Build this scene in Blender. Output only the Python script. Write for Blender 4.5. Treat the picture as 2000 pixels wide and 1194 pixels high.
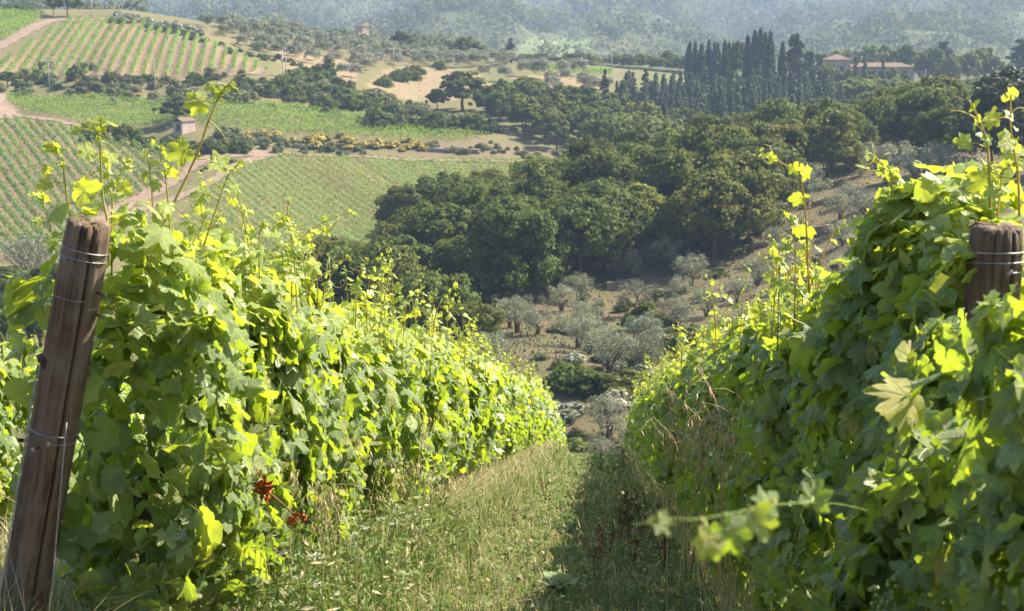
import bpy, math, random
import numpy as np
from mathutils import Vector, Matrix
for o in list(bpy.data.objects): bpy.data.objects.remove(o)
S = bpy.context.scene
COL = S.collection
R = math.radians
# ------------------------------------------------------------------ camera
FPX, CU, CV, PITCH = 3078.0, 1000.0, 597.0, R(10.0)      # focal length and centre in photograph pixels
cam = bpy.data.cameras.new('camera'); cam.sensor_width = 36.0; cam.lens = 36.0 * FPX / 2000.0
cam.clip_start = 0.05; cam.clip_end = 8000.0
cam.dof.use_dof = True; cam.dof.focus_distance = 8.5; cam.dof.aperture_fstop = 9.0
camo = bpy.data.objects.new('camera', cam); COL.objects.link(camo)
camo.location = (0, 0, 0); camo.rotation_euler = (math.pi / 2 - PITCH, 0, 0)
S.camera = camo
# ------------------------------------------------------------------ sky and sun
SUN_AZ, SUN_EL = R(62.0), R(43.0)                        # azimuth measured from the view direction towards the right
W = bpy.data.worlds.new('World'); S.world = W; W.use_nodes = True
wn = W.node_tree.nodes; bgn = wn['Background']
sky = wn.new('ShaderNodeTexSky'); sky.sky_type = 'NISHITA'; sky.sun_disc = False
sky.sun_elevation = SUN_EL; sky.sun_rotation = SUN_AZ; sky.air_density = 1.0; sky.dust_density = 2.0
W.node_tree.links.new(sky.outputs[0], bgn.inputs[0]); bgn.inputs[1].default_value = 0.075
sl = bpy.data.lights.new('sun', 'SUN'); sl.energy = 5.0; sl.angle = R(0.55); sl.color = (1.0, 0.89, 0.71)
so = bpy.data.objects.new('sun', sl); COL.objects.link(so)
sdir = Vector((math.sin(SUN_AZ) * math.cos(SUN_EL), math.cos(SUN_AZ) * math.cos(SUN_EL), math.sin(SUN_EL)))
so.rotation_euler = sdir.to_track_quat('Z', 'Y').to_euler(); so.location = sdir * 60
S.view_settings.view_transform = 'Standard'; S.view_settings.look = 'None'
S.view_settings.exposure = 1.78; S.view_settings.gamma = 1.0; S.view_settings.use_curve_mapping = False
# ------------------------------------------------------------------ render settings
S.render.engine = 'CYCLES'
cy = S.cycles
cy.max_bounces = 4; cy.diffuse_bounces = 2; cy.glossy_bounces = 1; cy.transmission_bounces = 3
cy.volume_bounces = 0; cy.transparent_max_bounces = 4
cy.caustics_reflective = False; cy.caustics_refractive = False
cy.sample_clamp_indirect = 4.0; cy.use_adaptive_sampling = True; cy.adaptive_threshold = 0.02
cy.use_denoising = True; cy.denoiser = 'OPENIMAGEDENOISE'
try:
    cy.denoising_input_passes = 'RGB_ALBEDO_NORMAL'; cy.denoising_prefilter = 'ACCURATE'
except Exception: pass
rng = np.random.default_rng(7)
random.seed(7)

# ------------------------------------------------------------------ mesh helpers
def mesh_np(name, V, F, mats=(), midx=None, attrs=None, smooth=True):
    """one mesh from numpy arrays; F is an (n,3) or (n,4) int array"""
    V = np.ascontiguousarray(V, np.float32).reshape(-1, 3); F = np.ascontiguousarray(F, np.int32)
    k = F.shape[1]; n = len(F)
    m = bpy.data.meshes.new(name)
    m.vertices.add(len(V)); m.vertices.foreach_set('co', V.ravel())
    m.loops.add(n * k); m.loops.foreach_set('vertex_index', F.ravel())
    m.polygons.add(n); m.polygons.foreach_set('loop_start', np.arange(0, n * k, k, dtype=np.int32))
    m.polygons.foreach_set('loop_total', np.full(n, k, np.int32))
    m.polygons.foreach_set('use_smooth', np.full(n, bool(smooth)))
    for mt in mats: m.materials.append(mt)
    if midx is not None: m.polygons.foreach_set('material_index', np.ascontiguousarray(midx, np.int32))
    for an, av in (attrs or {}).items():
        av = np.ascontiguousarray(av, np.float32)
        if av.ndim == 1:
            a = m.attributes.new(an, 'FLOAT', 'POINT'); a.data.foreach_set('value', av)
        elif av.shape[1] == 3:
            a = m.attributes.new(an, 'FLOAT_VECTOR', 'POINT'); a.data.foreach_set('vector', av.ravel())
        else:
            a = m.attributes.new(an, 'FLOAT_COLOR', 'POINT'); a.data.foreach_set('color', av.ravel())
    m.update()
    return m
def link(name, data, parent=None, loc=None, rz=0.0, scale=None, label=None, cat=None, group=None, kind=None):
    o = bpy.data.objects.new(name, data); COL.objects.link(o)
    if parent is not None: o.parent = parent
    if loc is not None: o.location = loc
    if rz: o.rotation_euler = (0, 0, rz)
    if scale is not None: o.scale = scale if hasattr(scale, '__len__') else (scale,) * 3
    if label: o['label'] = label
    if cat: o['category'] = cat
    if group: o['group'] = group
    if kind: o['kind'] = kind
    return o
class Geo:
    """collects vertex/triangle chunks with float attributes"""
    def __init__(s, *names): s.V = []; s.F = []; s.M = []; s.n = 0; s.names = names; s.A = {k: [] for k in names}
    def add(s, V, F, mi=0, **at):
        V = np.asarray(V, float).reshape(-1, 3); F = np.asarray(F, int)
        if F.shape[1] == 4: F = np.concatenate([F[:, :3], F[:, [0, 2, 3]]])
        s.V.append(V); s.F.append(F + s.n); s.M.append(np.full(len(F), mi)); s.n += len(V)
        for k in s.names: s.A[k].append(np.broadcast_to(np.asarray(at.get(k, 0.0), float), (len(V),)).copy())
    def mesh(s, name, mats, smooth=True):
        return mesh_np(name, np.concatenate(s.V), np.concatenate(s.F), mats, np.concatenate(s.M),
                       {k: np.concatenate(s.A[k]) for k in s.names}, smooth)
def norm(v): return v / np.maximum(np.linalg.norm(v, axis=-1, keepdims=True), 1e-9)
def frames(nrm, up):
    """rotation matrices (k,3,3) whose z column is nrm and whose y column is up made square to it"""
    z = norm(nrm); y = norm(up - (up * z).sum(-1, keepdims=True) * z); x = np.cross(y, z)
    return np.stack([x, y, z], -1)
def scatter(bV, bF, M, sc, loc):
    """copies of a base shape: bV (n,3), M (k,3,3), sc (k,) or (k,3), loc (k,3) -> V, F"""
    sc = np.asarray(sc); sc = sc[:, None] if sc.ndim == 1 else sc
    P = bV[None] * (sc[:, None, :] if sc.shape[1] == 3 else sc[:, :, None])
    V = np.einsum('kij,knj->kni', M, P) + loc[:, None]
    F = bF[None] + (np.arange(len(loc)) * len(bV))[:, None, None]
    return V.reshape(-1, 3), F.reshape(-1, bF.shape[1])
def tube(path, rad, n=6, cap=True):
    P = np.asarray(path, float); k = len(P); rad = np.broadcast_to(np.asarray(rad, float), (k,))
    T_ = norm(np.gradient(P, axis=0)); ref = np.array([0.31, 0.17, 0.94])
    if abs((T_ @ ref)).max() > 0.97: ref = np.array([0.9, 0.4, 0.1])
    A = norm(np.cross(T_, ref)); B = np.cross(T_, A)
    th = np.arange(n) * 2 * math.pi / n
    V = P[:, None] + rad[:, None, None] * (np.cos(th)[None, :, None] * A[:, None] + np.sin(th)[None, :, None] * B[:, None])
    i = np.arange(k - 1)[:, None] * n; j = np.arange(n)[None]; j2 = (j + 1) % n
    F = np.stack([i + j, i + j2, i + n + j2, i + n + j], -1).reshape(-1, 4)
    V = V.reshape(-1, 3); F = np.concatenate([F[:, :3], F[:, [0, 2, 3]]])
    if cap:
        c = len(V); V = np.concatenate([V, P[[0, -1]]]); jj = np.arange(n); j2 = (jj + 1) % n; b = (k - 1) * n
        F = np.concatenate([F, np.stack([j2, jj, np.full(n, c)], -1), np.stack([b + jj, b + j2, np.full(n, c + 1)], -1)])
    return V, F
def box(cx, cy, cz, sx, sy, sz):
    v = np.array([(x, y, z) for x in (-.5, .5) for y in (-.5, .5) for z in (-.5, .5)]) * (sx, sy, sz) + (cx, cy, cz)
    f = np.array([(0, 1, 3, 2), (4, 6, 7, 5), (0, 4, 5, 1), (2, 3, 7, 6), (0, 2, 6, 4), (1, 5, 7, 3)])
    return v, f
def bez(pts, n=12):
    """smooth curve through points (Catmull-Rom)"""
    P = np.asarray(pts, float); P = np.concatenate([[2 * P[0] - P[1]], P, [2 * P[-1] - P[-2]]]); out = []
    for i in range(1, len(P) - 2):
        t = np.linspace(0, 1, n, endpoint=False)[:, None]; a, b, c, d = P[i - 1:i + 3]
        out.append(.5 * (2 * b + (c - a) * t + (2 * a - 5 * b + 4 * c - d) * t ** 2 + (3 * b - a - 3 * c + d) * t ** 3))
    return np.concatenate(out + [P[-2:-1]])

# ------------------------------------------------------------------ node helpers
class Mat:
    def __init__(s, name):
        s.m = bpy.data.materials.new(name); s.m.use_nodes = True; s.t = s.m.node_tree; s.t.nodes.clear()
        s.out = s.n('ShaderNodeOutputMaterial')
    def n(s, typ, ins=None, **kw):
        nd = s.t.nodes.new(typ)
        for k, v in kw.items(): setattr(nd, k, v)
        for k, v in (ins or {}).items(): s.set(nd.inputs[k], v)
        return nd
    def set(s, sock, v):
        if hasattr(v, 'is_output'): s.t.links.new(v, sock)
        elif isinstance(v, bpy.types.Node): s.t.links.new(v.outputs[0], sock)
        elif hasattr(v, '__len__') and len(v) == 3 and sock.type == 'RGBA': sock.default_value = (*v, 1)
        else: sock.default_value = v
    def attr(s, name, typ='GEOMETRY'): return s.n('ShaderNodeAttribute', attribute_name=name, attribute_type=typ)
    def math(s, op, a, b=0.0, clamp=False): return s.n('ShaderNodeMath', {0: a, 1: b}, operation=op, use_clamp=clamp)
    def mix(s, f, a, b, mode='MIX'):
        nd = s.n('ShaderNodeMix', data_type='RGBA', blend_type=mode)
        s.set(nd.inputs[0], f); s.set(nd.inputs[6], a); s.set(nd.inputs[7], b); return nd.outputs[2]
    def ramp(s, f, stops, interp='LINEAR'):
        nd = s.n('ShaderNodeValToRGB', {0: f}); cr = nd.color_ramp; cr.interpolation = interp
        while len(cr.elements) < len(stops): cr.elements.new(0.5)
        for e, (p, c) in zip(cr.elements, stops): e.position = p; e.color = (*c, 1) if len(c) == 3 else c
        return nd.outputs[0]
    def noise(s, scale, vec=None, detail=3.0, rough=.55, out=0):
        nd = s.n('ShaderNodeTexNoise', {'Scale': scale, 'Detail': detail, 'Roughness': rough})
        if vec is not None: s.set(nd.inputs['Vector'], vec)
        return nd.outputs[out]
    def coord(s, k='Object'): return s.n('ShaderNodeTexCoord').outputs[k]
    def bsdf(s, col, rough=.7, spec=.3, bump=None, bstr=.3, bdist=.02, **kw):
        b = s.n('ShaderNodeBsdfPrincipled', {'Base Color': col, 'Roughness': rough, 'Specular IOR Level': spec})
        for k, v in kw.items(): s.set(b.inputs[k.replace('_', ' ')], v)
        if bump is not None:
            s.set(b.inputs['Normal'], s.n('ShaderNodeBump', {'Height': bump, 'Strength': bstr, 'Distance': bdist}).outputs[0])
        return b
    def done(s, sh): s.t.links.new(sh.outputs[0], s.out.inputs[0]); return s.m
def foliage_mat(name, stops, trans, tf=.35, rough=.6, spec=.25, tint=None):
    """leafy material: colour by leaf and by plant, light through the blade"""
    M = Mat(name)
    oi = M.n('ShaderNodeObjectInfo')
    r = M.math('FRACT', M.math('ADD', M.attr('rnd').outputs['Fac'], oi.outputs['Random']))
    c = M.ramp(r, stops)
    v = M.math('MULTIPLY_ADD', oi.outputs['Random'], .7); v.inputs[2].default_value = .65
    hv = M.math('MULTIPLY_ADD', M.math('FRACT', M.math('MULTIPLY', oi.outputs['Random'], 7.31)), .05); hv.inputs[2].default_value = .47
    hs = M.n('ShaderNodeHueSaturation', {'Color': c, 'Value': v, 'Hue': hv})
    c = hs.outputs[0]
    if tint is not None: c = M.mix(M.attr('tint').outputs['Fac'], c, tint)
    tr = M.n('ShaderNodeBsdfTranslucent', {'Color': M.mix(.5, c, trans)})
    b = M.bsdf(c, rough, spec)
    return M.done(M.n('ShaderNodeMixShader', {0: tf, 1: b.outputs[0], 2: tr.outputs[0]}))

# ------------------------------------------------------------------ pixel rays and the land
CP, SP = math.cos(PITCH), math.sin(PITCH)
def tanv(v):  # height over forward distance for an image row (central column is exact enough for all: pitch only)
    q = (CV - np.asarray(v, float)) / FPX
    return (-SP + q * CP) / (CP + q * SP)
def av(u, v): return (np.asarray(u, float) - CU) / FPX / (CP + (CV - np.asarray(v, float)) / FPX * SP)
def P(u, v, Y):
    """world point seen at photograph pixel (u, v) at forward distance Y"""
    return np.array([av(u, v) * Y, Y, tanv(v) * Y])
PSI = math.atan((1184 - 1000) / FPX)           # heading of the vine rows
SLOPE = math.tan(PITCH + math.atan((808 - CV) / FPX))
H0 = 0.93
def along(x, y): return x * math.sin(PSI) + y * math.cos(PSI)
def near_z(x, y):
    s = along(x, y)
    return -H0 - s * SLOPE - 0.0045 * np.maximum(0, s - 31) ** 2
CTRL = []   # u, v, Y
CTRL += [(1190,760,125),(1050,700,138),(1190,690,150),(1350,640,160),(1180,620,176),(1080,610,178),(1300,565,188),(1500,520,192),
         (1600,500,188),(1600,425,208),(1500,450,208),(1750,345,228),(1850,300,245),(1960,330,215),(1990,450,170),(1800,450,180),
         (1300,400,236),(1500,365,242),(1000,455,232),(850,520,225),(1700,325,252),(1150,430,232),
         (1000,590,186),(850,615,188),(700,635,190),(500,650,190),(30,665,170),(200,650,178),(0,600,200),(300,590,215),(100,540,232),
         (650,560,225),
         (700,490,268),(450,485,266),(350,395,300),(520,312,334),(800,320,335),(1060,326,338),(800,430,286),(500,400,298),(1000,400,300),
         (0,480,266),(200,400,298),(0,250,352),(100,255,350),(350,315,330),(0,400,297),(250,480,266),
         (360,252,352),(700,293,343),(950,303,343),(1150,320,340),(500,280,346),(120,225,366),
         (300,262,356),(600,265,357),(950,276,357),(100,205,385),(30,186,398),(300,192,402),(600,212,394),(800,240,378),
         (250,146,414),(0,150,410),(520,147,420),(0,95,452),(150,38,505),(300,50,498),(420,85,462),(0,25,515),(-100,30,515),
         (250,20,530),(400,50,515),(480,110,468),(560,65,560),(640,130,470),(700,165,438),(640,85,570),(760,135,498),(800,200,432),(850,165,470),
         (780,108,578),(930,140,515),(1000,120,565),(1100,168,488),(1000,200,432),(900,215,415),(1100,250,392),(1200,262,400),
         (1150,130,570),(1250,245,425),(1400,250,425),(1500,242,432),(1300,150,560),(1450,170,545),(1600,200,480),(1650,235,420),
         (1620,178,560),(1750,178,560),(1900,182,555),(2000,180,555),(1850,215,470),(1500,330,300),(1300,345,310),(1700,290,320),(1850,262,330)]
FAR = []
for u in (-300, 0, 300, 600, 900, 1150, 1400, 1700, 2000, 2300):
    wob = 12 * math.sin(u / 170.0)
    FAR += [(u, 124, 690), (u, 124, 950), (u, 100 + wob * .4, 1400), (u, 58 + wob, 1850), (u, 10 + wob, 2250), (u, -70, 2650), (u, -190, 3050), (u, -240, 3550), (u, -200, 4300)]
FAR = [f for f in FAR if not (f[0] < 350 and f[2] < 1000)] + [(-300, 25, 600), (0, 30, 620), (300, 60, 640)]
KA = 3.0
def _ctrl():
    pts = []
    for u, v, Y in CTRL + FAR: pts.append((float(av(u, v)), math.log(Y), float(tanv(v))))
    for a in (-.62, -.36, -.15, .05, .2, .36, .62):
        for Y, z in ((60, -19.3), (80, -27.6), (103, -31.6)): pts.append((a, math.log(Y), z / Y))
    for u, v, Y in CTRL:                            # carry the edges outwards
        if u < 60: pts.append((-.62, math.log(Y), float(tanv(v))))
        if u > 1840: pts.append((.62, math.log(Y), float(tanv(v))))
    return np.array(pts)
_C = _ctrl()
def _phi(r2): return np.where(r2 > 1e-12, r2 * np.log(np.maximum(r2, 1e-12)), 0.0)
_X = np.stack([_C[:, 0] * KA, _C[:, 1]], 1); _n = len(_X)
_K = _phi(((_X[:, None] - _X[None]) ** 2).sum(-1)) + np.eye(_n) * 0.004
_Pm = np.concatenate([np.ones((_n, 1)), _X], 1)
_A = np.block([[_K, _Pm], [_Pm.T, np.zeros((3, 3))]])
_w = np.linalg.solve(_A, np.concatenate([_C[:, 2], np.zeros(3)]))
def T(x, y):
    """height of the land at (x, y), arrays welcome"""
    x = np.asarray(x, float); y = np.asarray(y, float); shp = np.broadcast(x, y).shape
    x = np.broadcast_to(x, shp).ravel(); y = np.broadcast_to(y, shp).ravel(); zn = near_z(x, y); z = zn.copy()
    k = np.where(y > 55)[0]
    for c in np.array_split(k, max(1, len(k) // 40000 + 1)):
        if not len(c): continue
        xx, yy = x[c], y[c]; q = np.stack([np.clip(xx / yy, -.75, .75) * KA, np.log(yy)], 1)
        t = _phi(((q[:, None] - _X[None]) ** 2).sum(-1)) @ _w[:_n] + _w[_n] + q @ _w[_n + 1:]
        f = np.clip((yy - 55) / 25, 0, 1); f = f * f * (3 - 2 * f)
        z[c] = zn[c] * (1 - f) + t * yy * f
    far = np.clip((y - 950) / 350, 0, 1); z = z + far * 26 * (np.sin(x / 71 + y / 190 + 1) * np.cos(y / 103 - x / 240) + .6 * np.sin(x / 37 - y / 61))
    return z.reshape(shp)
def hit(u, v, y0=60.0, y1=3200.0, n=760):
    """where the view ray through a photograph pixel meets the land beyond y0 (batch)"""
    u = np.atleast_1d(np.asarray(u, float)); v = np.atleast_1d(np.asarray(v, float))
    ys = np.geomspace(y0, y1, n); a = av(u, v)[:, None]; t = tanv(v)[:, None]
    g = t * ys[None] - T(a * ys[None], np.broadcast_to(ys, (len(u), n)))
    below = g <= 0; i = np.where(below.any(1), below.argmax(1), n - 1); i = np.maximum(i, 1); r = np.arange(len(u))
    g0, g1 = g[r, i - 1], g[r, i]; f = np.clip(g0 / np.where(abs(g0 - g1) < 1e-9, 1e-9, g0 - g1), 0, 1)
    Y = ys[i - 1] + f * (ys[i] - ys[i - 1]); X = a[:, 0] * Y
    return np.stack([X, Y, T(X, Y)], 1)
def ground(u, Y, v=300):
    x = float(av(u, v)) * Y; return np.array([x, Y, float(T(x, Y))])
def inside(poly, x, y):
    r = np.zeros(np.shape(x), bool); n = len(poly); j = n - 1
    for i in range(n):
        xi, yi = poly[i]; xj, yj = poly[j]
        r ^= ((yi > y) != (yj > y)) & (x < (xj - xi) * (y - yi) / (yj - yi + 1e-12) + xi); j = i
    return r
# ================================================================== the land
def plan(px, y0=60.0, y1=3200.0):
    u, v = zip(*px); h = hit(u, v, y0, y1); return [(float(p[0]), float(p[1])) for p in h]
FIELD_UP = plan([(-70,148),(250,146),(528,145),(470,112),(390,78),(300,52),(200,42),(135,42),(60,88),(0,124),(-70,150)], 380)
FIELD_TOP = plan([(-90,28),(86,30),(70,46),(20,77),(-90,124)], 430)
FIELD_LOW = plan([(-70,237),(40,239),(150,258),(212,279),(300,290),(368,306),(368,328),(300,366),(225,404),(150,450),(120,505),(-70,505)], 230)
FIELD_BAND = plan([(16,187),(150,194),(320,201),(450,209),(600,213),(700,229),(800,247),(968,273),(900,276),(750,272),(600,265),(460,258),(320,250),(150,240),(60,222),(20,203)], 330)
FIELD_MID = plan([(552,304),(700,312),(820,318),(1060,320),(1085,326),(1000,430),(820,520),(640,535),(400,530),(325,475),(392,385),(470,330)], 240)
FIELD_STRIP = plan([(1020,128),(1195,142),(1195,149),(1020,138)], 470)
DRY = [plan(p, 380) for p in (
    [(715,168),(752,136),(800,128),(850,134),(930,140),(965,166),(930,190),(860,200),(800,195),(750,182)],
    [(530,92),(640,108),(705,130),(690,165),(560,152)],
    [(1000,148),(1190,152),(1190,190),(1030,184)])] + [plan([(1850,206),(1930,206),(1930,216),(1850,216)], 380)]
MEADOW = [plan([(935,112),(1010,92),(1110,74),(1165,80),(1150,112)], 640)]
PALE_V = [plan([(1000,12),(1000,-6),(1095,-6),(1080,14),(1030,22)], 800)]
BANKSOIL = plan([(800,300),(860,276),(1000,282),(1120,296),(1200,316),(1000,318),(700,312),(640,300)], 320)

ys = np.concatenate([np.arange(-6, 60, 1.0), np.geomspace(60, 700, 410), np.geomspace(705, 4600, 100)])
as_ = np.concatenate([np.linspace(-.75, -.36, 12)[:-1], np.linspace(-.36, .36, 230), np.linspace(.36, .75, 12)[1:]])
YY, AA = np.meshgrid(ys, as_, indexing='ij'); XX = AA * np.sqrt(YY ** 2 + 14.0 ** 2) * np.where(YY > 60, YY / np.sqrt(YY ** 2 + 196), 60 / math.sqrt(3796))
ZZ = T(XX, YY)
def fbm(x, y, sc, seed=0, oct=4):
    r = np.random.default_rng(seed); o = np.zeros(np.shape(x)); amp = 1.0
    for i in range(oct):
        for k in range(3):
            th, ph = r.uniform(0, 6.28, 2); f = (2 ** i) / sc * r.uniform(.7, 1.3)
            o += amp * np.sin((x * math.cos(th) + y * math.sin(th)) * f * 6.28 + ph) * np.cos((-x * math.sin(th) + y * math.cos(th)) * f * 5.1 + ph * 2)
        amp *= .55
    return o / 3
ZZ = ZZ + np.where((YY > 120) & (YY < 700), .12 * fbm(XX, YY, 9.0, 3), 0)
col = np.zeros(XX.shape + (4,)); col[..., 3] = 1
def paint(mask, c): col[mask, :3] = c
paint(np.ones(XX.shape, bool), (.115, .115, .05))
paint(YY < 70, (.10, .085, .045))
paint((YY > 108) & (YY < 262), (.125, .105, .062))                       # dry grass of the olive terraces
paint((YY > 62) & (YY < 168), (.088, .082, .043))
paint((YY > 108) & (YY < 262) & (fbm(XX, YY, 30, 5) > .55), (.10, .105, .045))
paint((YY > 232) & (XX / YY < -.02), (.13, .12, .055))
paint(YY > 590, (.06, .075, .03))
for f in (FIELD_UP,): paint(inside(f, XX, YY), (.21, .155, .10))
for f in (FIELD_LOW,): paint(inside(f, XX, YY), (.19, .15, .095))
for f in (FIELD_MID,): paint(inside(f, XX, YY), (.155, .135, .07))
for f in (FIELD_BAND, FIELD_TOP, FIELD_STRIP): paint(inside(f, XX, YY), (.15, .14, .06))
paint(inside(BANKSOIL, XX, YY), (.15, .12, .075))
for f in DRY: paint(inside(f, XX, YY), (.225, .17, .105))
g_ = inside(DRY[0], XX, YY) & (fbm(XX, YY, 26, 8) > .45); paint(g_, (.19, .19, .07))
for f in MEADOW: paint(inside(f, XX, YY), (.13, .17, .06))
for f in PALE_V: paint(inside(f, XX, YY), (.26, .27, .12))
nr, nc = XX.shape
ii = (np.arange(nr - 1)[:, None] * nc + np.arange(nc - 1)[None]).ravel()
GF = np.stack([ii, ii + 1, ii + nc + 1, ii + nc], -1)
M = Mat('earth and grass'); ca = M.attr('Col').outputs['Color']; oc = M.coord('Object')
n1 = M.noise(.35, oc, 5); n2 = M.noise(2.3, oc, 4, .65); n3 = M.noise(.05, oc, 3)
k = M.math('MULTIPLY_ADD', n2, 1.0); k.inputs[2].default_value = .5
c1 = M.mix(1.0, ca, M.n('ShaderNodeCombineColor', {0: k, 1: k, 2: k}).outputs[0], 'MULTIPLY')
c1 = M.mix(M.math('MULTIPLY', M.ramp(n1, [(.45, (0, 0, 0)), (.7, (1, 1, 1))]), .22), c1, (.13, .14, .05))
c1 = M.mix(M.math('MULTIPLY', M.ramp(n3, [(.5, (0, 0, 0)), (.7, (1, 1, 1))]), .35), c1, (.20, .15, .09))
EARTH = M.done(M.bsdf(c1, .95, .1, bump=n2, bstr=.5, bdist=.25))
gm = mesh_np('ground', np.stack([XX, YY, ZZ], -1), GF, [EARTH])
a_ = gm.color_attributes.new('Col', 'FLOAT_COLOR', 'POINT'); a_.data.foreach_set('color', col.astype(np.float32).ravel())
link('ground', gm, kind='structure', label='rolling hillside of dry grass, soil and scrub')

# dirt roads, laid on the land
M = Mat('dirt road'); oc = M.coord('Object'); n2 = M.noise(.9, oc, 5, .6)
DIRT = M.done(M.bsdf(M.ramp(n2, [(.3, (.16, .115, .085)), (.55, (.235, .17, .13)), (.75, (.30, .23, .18))]), .95, .1, bump=n2, bstr=.4, bdist=.15))
def road(px, w, label, y0, name='dirt_road', lift=.14):
    h = hit(*zip(*px), y0); c = bez(h, 14); c[:, 2] = T(c[:, 0], c[:, 1])
    t = norm(np.gradient(c[:, :2], axis=0)); nn = np.stack([-t[:, 1], t[:, 0]], 1)
    cols = np.linspace(-.5, .5, 7); wv = w * (1 + .16 * np.sin(np.arange(len(c)) * .9) + .1 * np.sin(np.arange(len(c)) * 2.3))
    q = c[:, None, :2] + cols[None, :, None] * wv[:, None, None] * nn[:, None]
    z = T(q[..., 0], q[..., 1]) + lift + .12 * fbm(q[..., 0], q[..., 1], 9.0, 3) * (q[..., 1] > 120) - .05 * np.exp(-((abs(cols) - .25) / .09) ** 2)[None]
    V = np.concatenate([q, z[..., None]], -1); r, k = z.shape
    i = (np.arange(r - 1)[:, None] * k + np.arange(k - 1)[None]).ravel()
    link(name, mesh_np(name, V, np.stack([i, i + 1, i + k + 1, i + k], -1), [DIRT]), kind='structure', label=label)
road([(-60,118),(-10,94),(30,73),(75,50),(112,39),(150,41),(210,38)], 5.0, 'pinkish dirt road climbing past the top left vineyard', 430)
road([(-40,170),(-5,195),(6,215),(12,232)], 6.0, 'dirt road at the left end of the band of vines', 340)
road([(90,520),(160,452),(225,412),(290,382),(340,350),(380,322),(450,303),(540,299)], 4.2, 'dirt road forking below the stone hut', 240)
road([(230,425),(300,402),(360,382),(410,358),(455,328),(500,311),(545,301)], 2.6, 'rough track edging the middle vineyard', 250)
road([(360,309),(300,285),(220,266),(150,246),(60,230),(12,226)], 2.2, 'narrow earth track under the band of vines', 330)
road([(545,299),(650,306),(800,313),(950,316),(1060,317)], 1.8, 'pale earth track along the top of the middle vineyard', 315)
road([(-60,152),(60,149),(250,149),(420,149),(545,149),(640,158)], 2.0, 'earth track below the upper vineyard', 390)

# ================================================================== far vineyards, one object for each row
def leafcard():
    return np.array([(-.5, 0, 0), (0, -.1, .06), (.5, 0, 0), (0, 1, -.05)]), np.array([(0, 1, 3), (1, 2, 3)])
LV, LF = leafcard()
LV4 = np.array([(0, 0, 0), (.42, .42, -.06), (0, 1, 0), (-.42, .42, -.06)]); LF4 = np.array([(0, 1, 2), (0, 2, 3)])
VINE_FAR = foliage_mat('distant vine leaves', [(0, (.10, .205, .034)), (.5, (.155, .28, .048)), (1, (.25, .36, .066))], (.36, .48, .06), .4)
VINE_DARK = foliage_mat('distant vine leaves, deep green', [(0, (.075, .155, .033)), (.6, (.135, .225, .05)), (1, (.22, .30, .065))], (.32, .42, .07), .35)
def row_points(poly, az, spacing):
    d = np.array([math.sin(az), math.cos(az)]); n = np.array([d[1], -d[0]]); Q = np.array(poly); s = Q @ n; out = []
    for c in np.arange(s.min() + spacing * .5, s.max(), spacing):
        xs = []
        for i in range(len(Q)):
            p, q = Q[i], Q[(i + 1) % len(Q)]; sp, sq = p @ n - c, q @ n - c
            if sp * sq < 0: xs.append(float((p + (q - p) * (sp / (sp - sq))) @ d))
        xs.sort(); seg = [(xs[i], xs[i + 1]) for i in range(0, len(xs) - 1, 2) if xs[i + 1] - xs[i] > 2.5]
        if seg: out.append((c, [np.array([n * c + d * t for t in np.arange(a, b, .85)]) for a, b in seg]))
    return out
def vine_row(pts, nleaf, size, top, hw, r):
    p = np.concatenate(pts); k = len(p); p = p + r.normal(0, .05, p.shape)
    vig = np.clip(r.normal(1, .16, k), .5, 1.35) * np.where(r.random(k) < .04, .45, 1)
    i = np.repeat(np.arange(k), nleaf); m = len(i)
    th = r.uniform(0, 6.283, m); rr = np.sqrt(r.random(m)) * hw * vig[i]; h = (.45 + (top - .45) * r.random(m) ** .8 * vig[i])
    dirv = np.stack([np.cos(th), np.sin(th), r.uniform(-.1, 1.0, m)], 1)
    base = np.stack([p[i, 0] + np.cos(th) * rr * 1.15, p[i, 1] + np.sin(th) * rr * 1.15, T(p[:, 0], p[:, 1])[i] + h], 1)
    Mx = frames(dirv + r.normal(0, .45, (m, 3)), np.stack([r.normal(0, 1, m), r.normal(0, 1, m), r.uniform(-1, .6, m)], 1))
    sz = size * r.uniform(.65, 1.25, m)
    V, F = scatter(LV4, LF4, Mx, sz, base)
    rn = np.repeat(np.clip(r.random(m) * .7 + .3 * (h / top - .3), 0, 1) * .999, len(LV4))
    return V, F, rn
ONES = ['', 'first', 'second', 'third', 'fourth', 'fifth', 'sixth', 'seventh', 'eighth', 'ninth', 'tenth', 'eleventh', 'twelfth', 'thirteenth', 'fourteenth', 'fifteenth', 'sixteenth', 'seventeenth', 'eighteenth', 'nineteenth']
TENS = {2: ('twentieth', 'twenty'), 3: ('thirtieth', 'thirty'), 4: ('fortieth', 'forty'), 5: ('fiftieth', 'fifty'), 6: ('sixtieth', 'sixty'), 7: ('seventieth', 'seventy'), 8: ('eightieth', 'eighty'), 9: ('ninetieth', 'ninety')}
def ordinal(i):
    n = i + 1
    if n < 20: return ONES[n]
    if n > 99: return 'hundredth or later'
    a, b = TENS[n // 10]; return a if n % 10 == 0 else b + '-' + ONES[n % 10]
ORD = [ordinal(i) for i in range(60)]
def vineyard(poly, az, spacing, nleaf, size, top, hw, mat, label, group, rev=False, seed=1, gap=0.0):
    r = np.random.default_rng(seed); rows = row_points(poly, az, spacing)
    rows = rows[::-1] if rev else rows
    for i, (c, pts) in enumerate(rows):
        V, F, rn = vine_row(pts, nleaf, size, top, hw, r)
        b = V.mean(0); b[2] = float(T(b[0], b[1]))
        o = link('vine_row', mesh_np('vine_row', V - b, F, [mat], None, {'rnd': rn}, False), loc=b,
                 label=label.format(n=ordinal(i)), cat='vine row', group=group)
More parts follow.
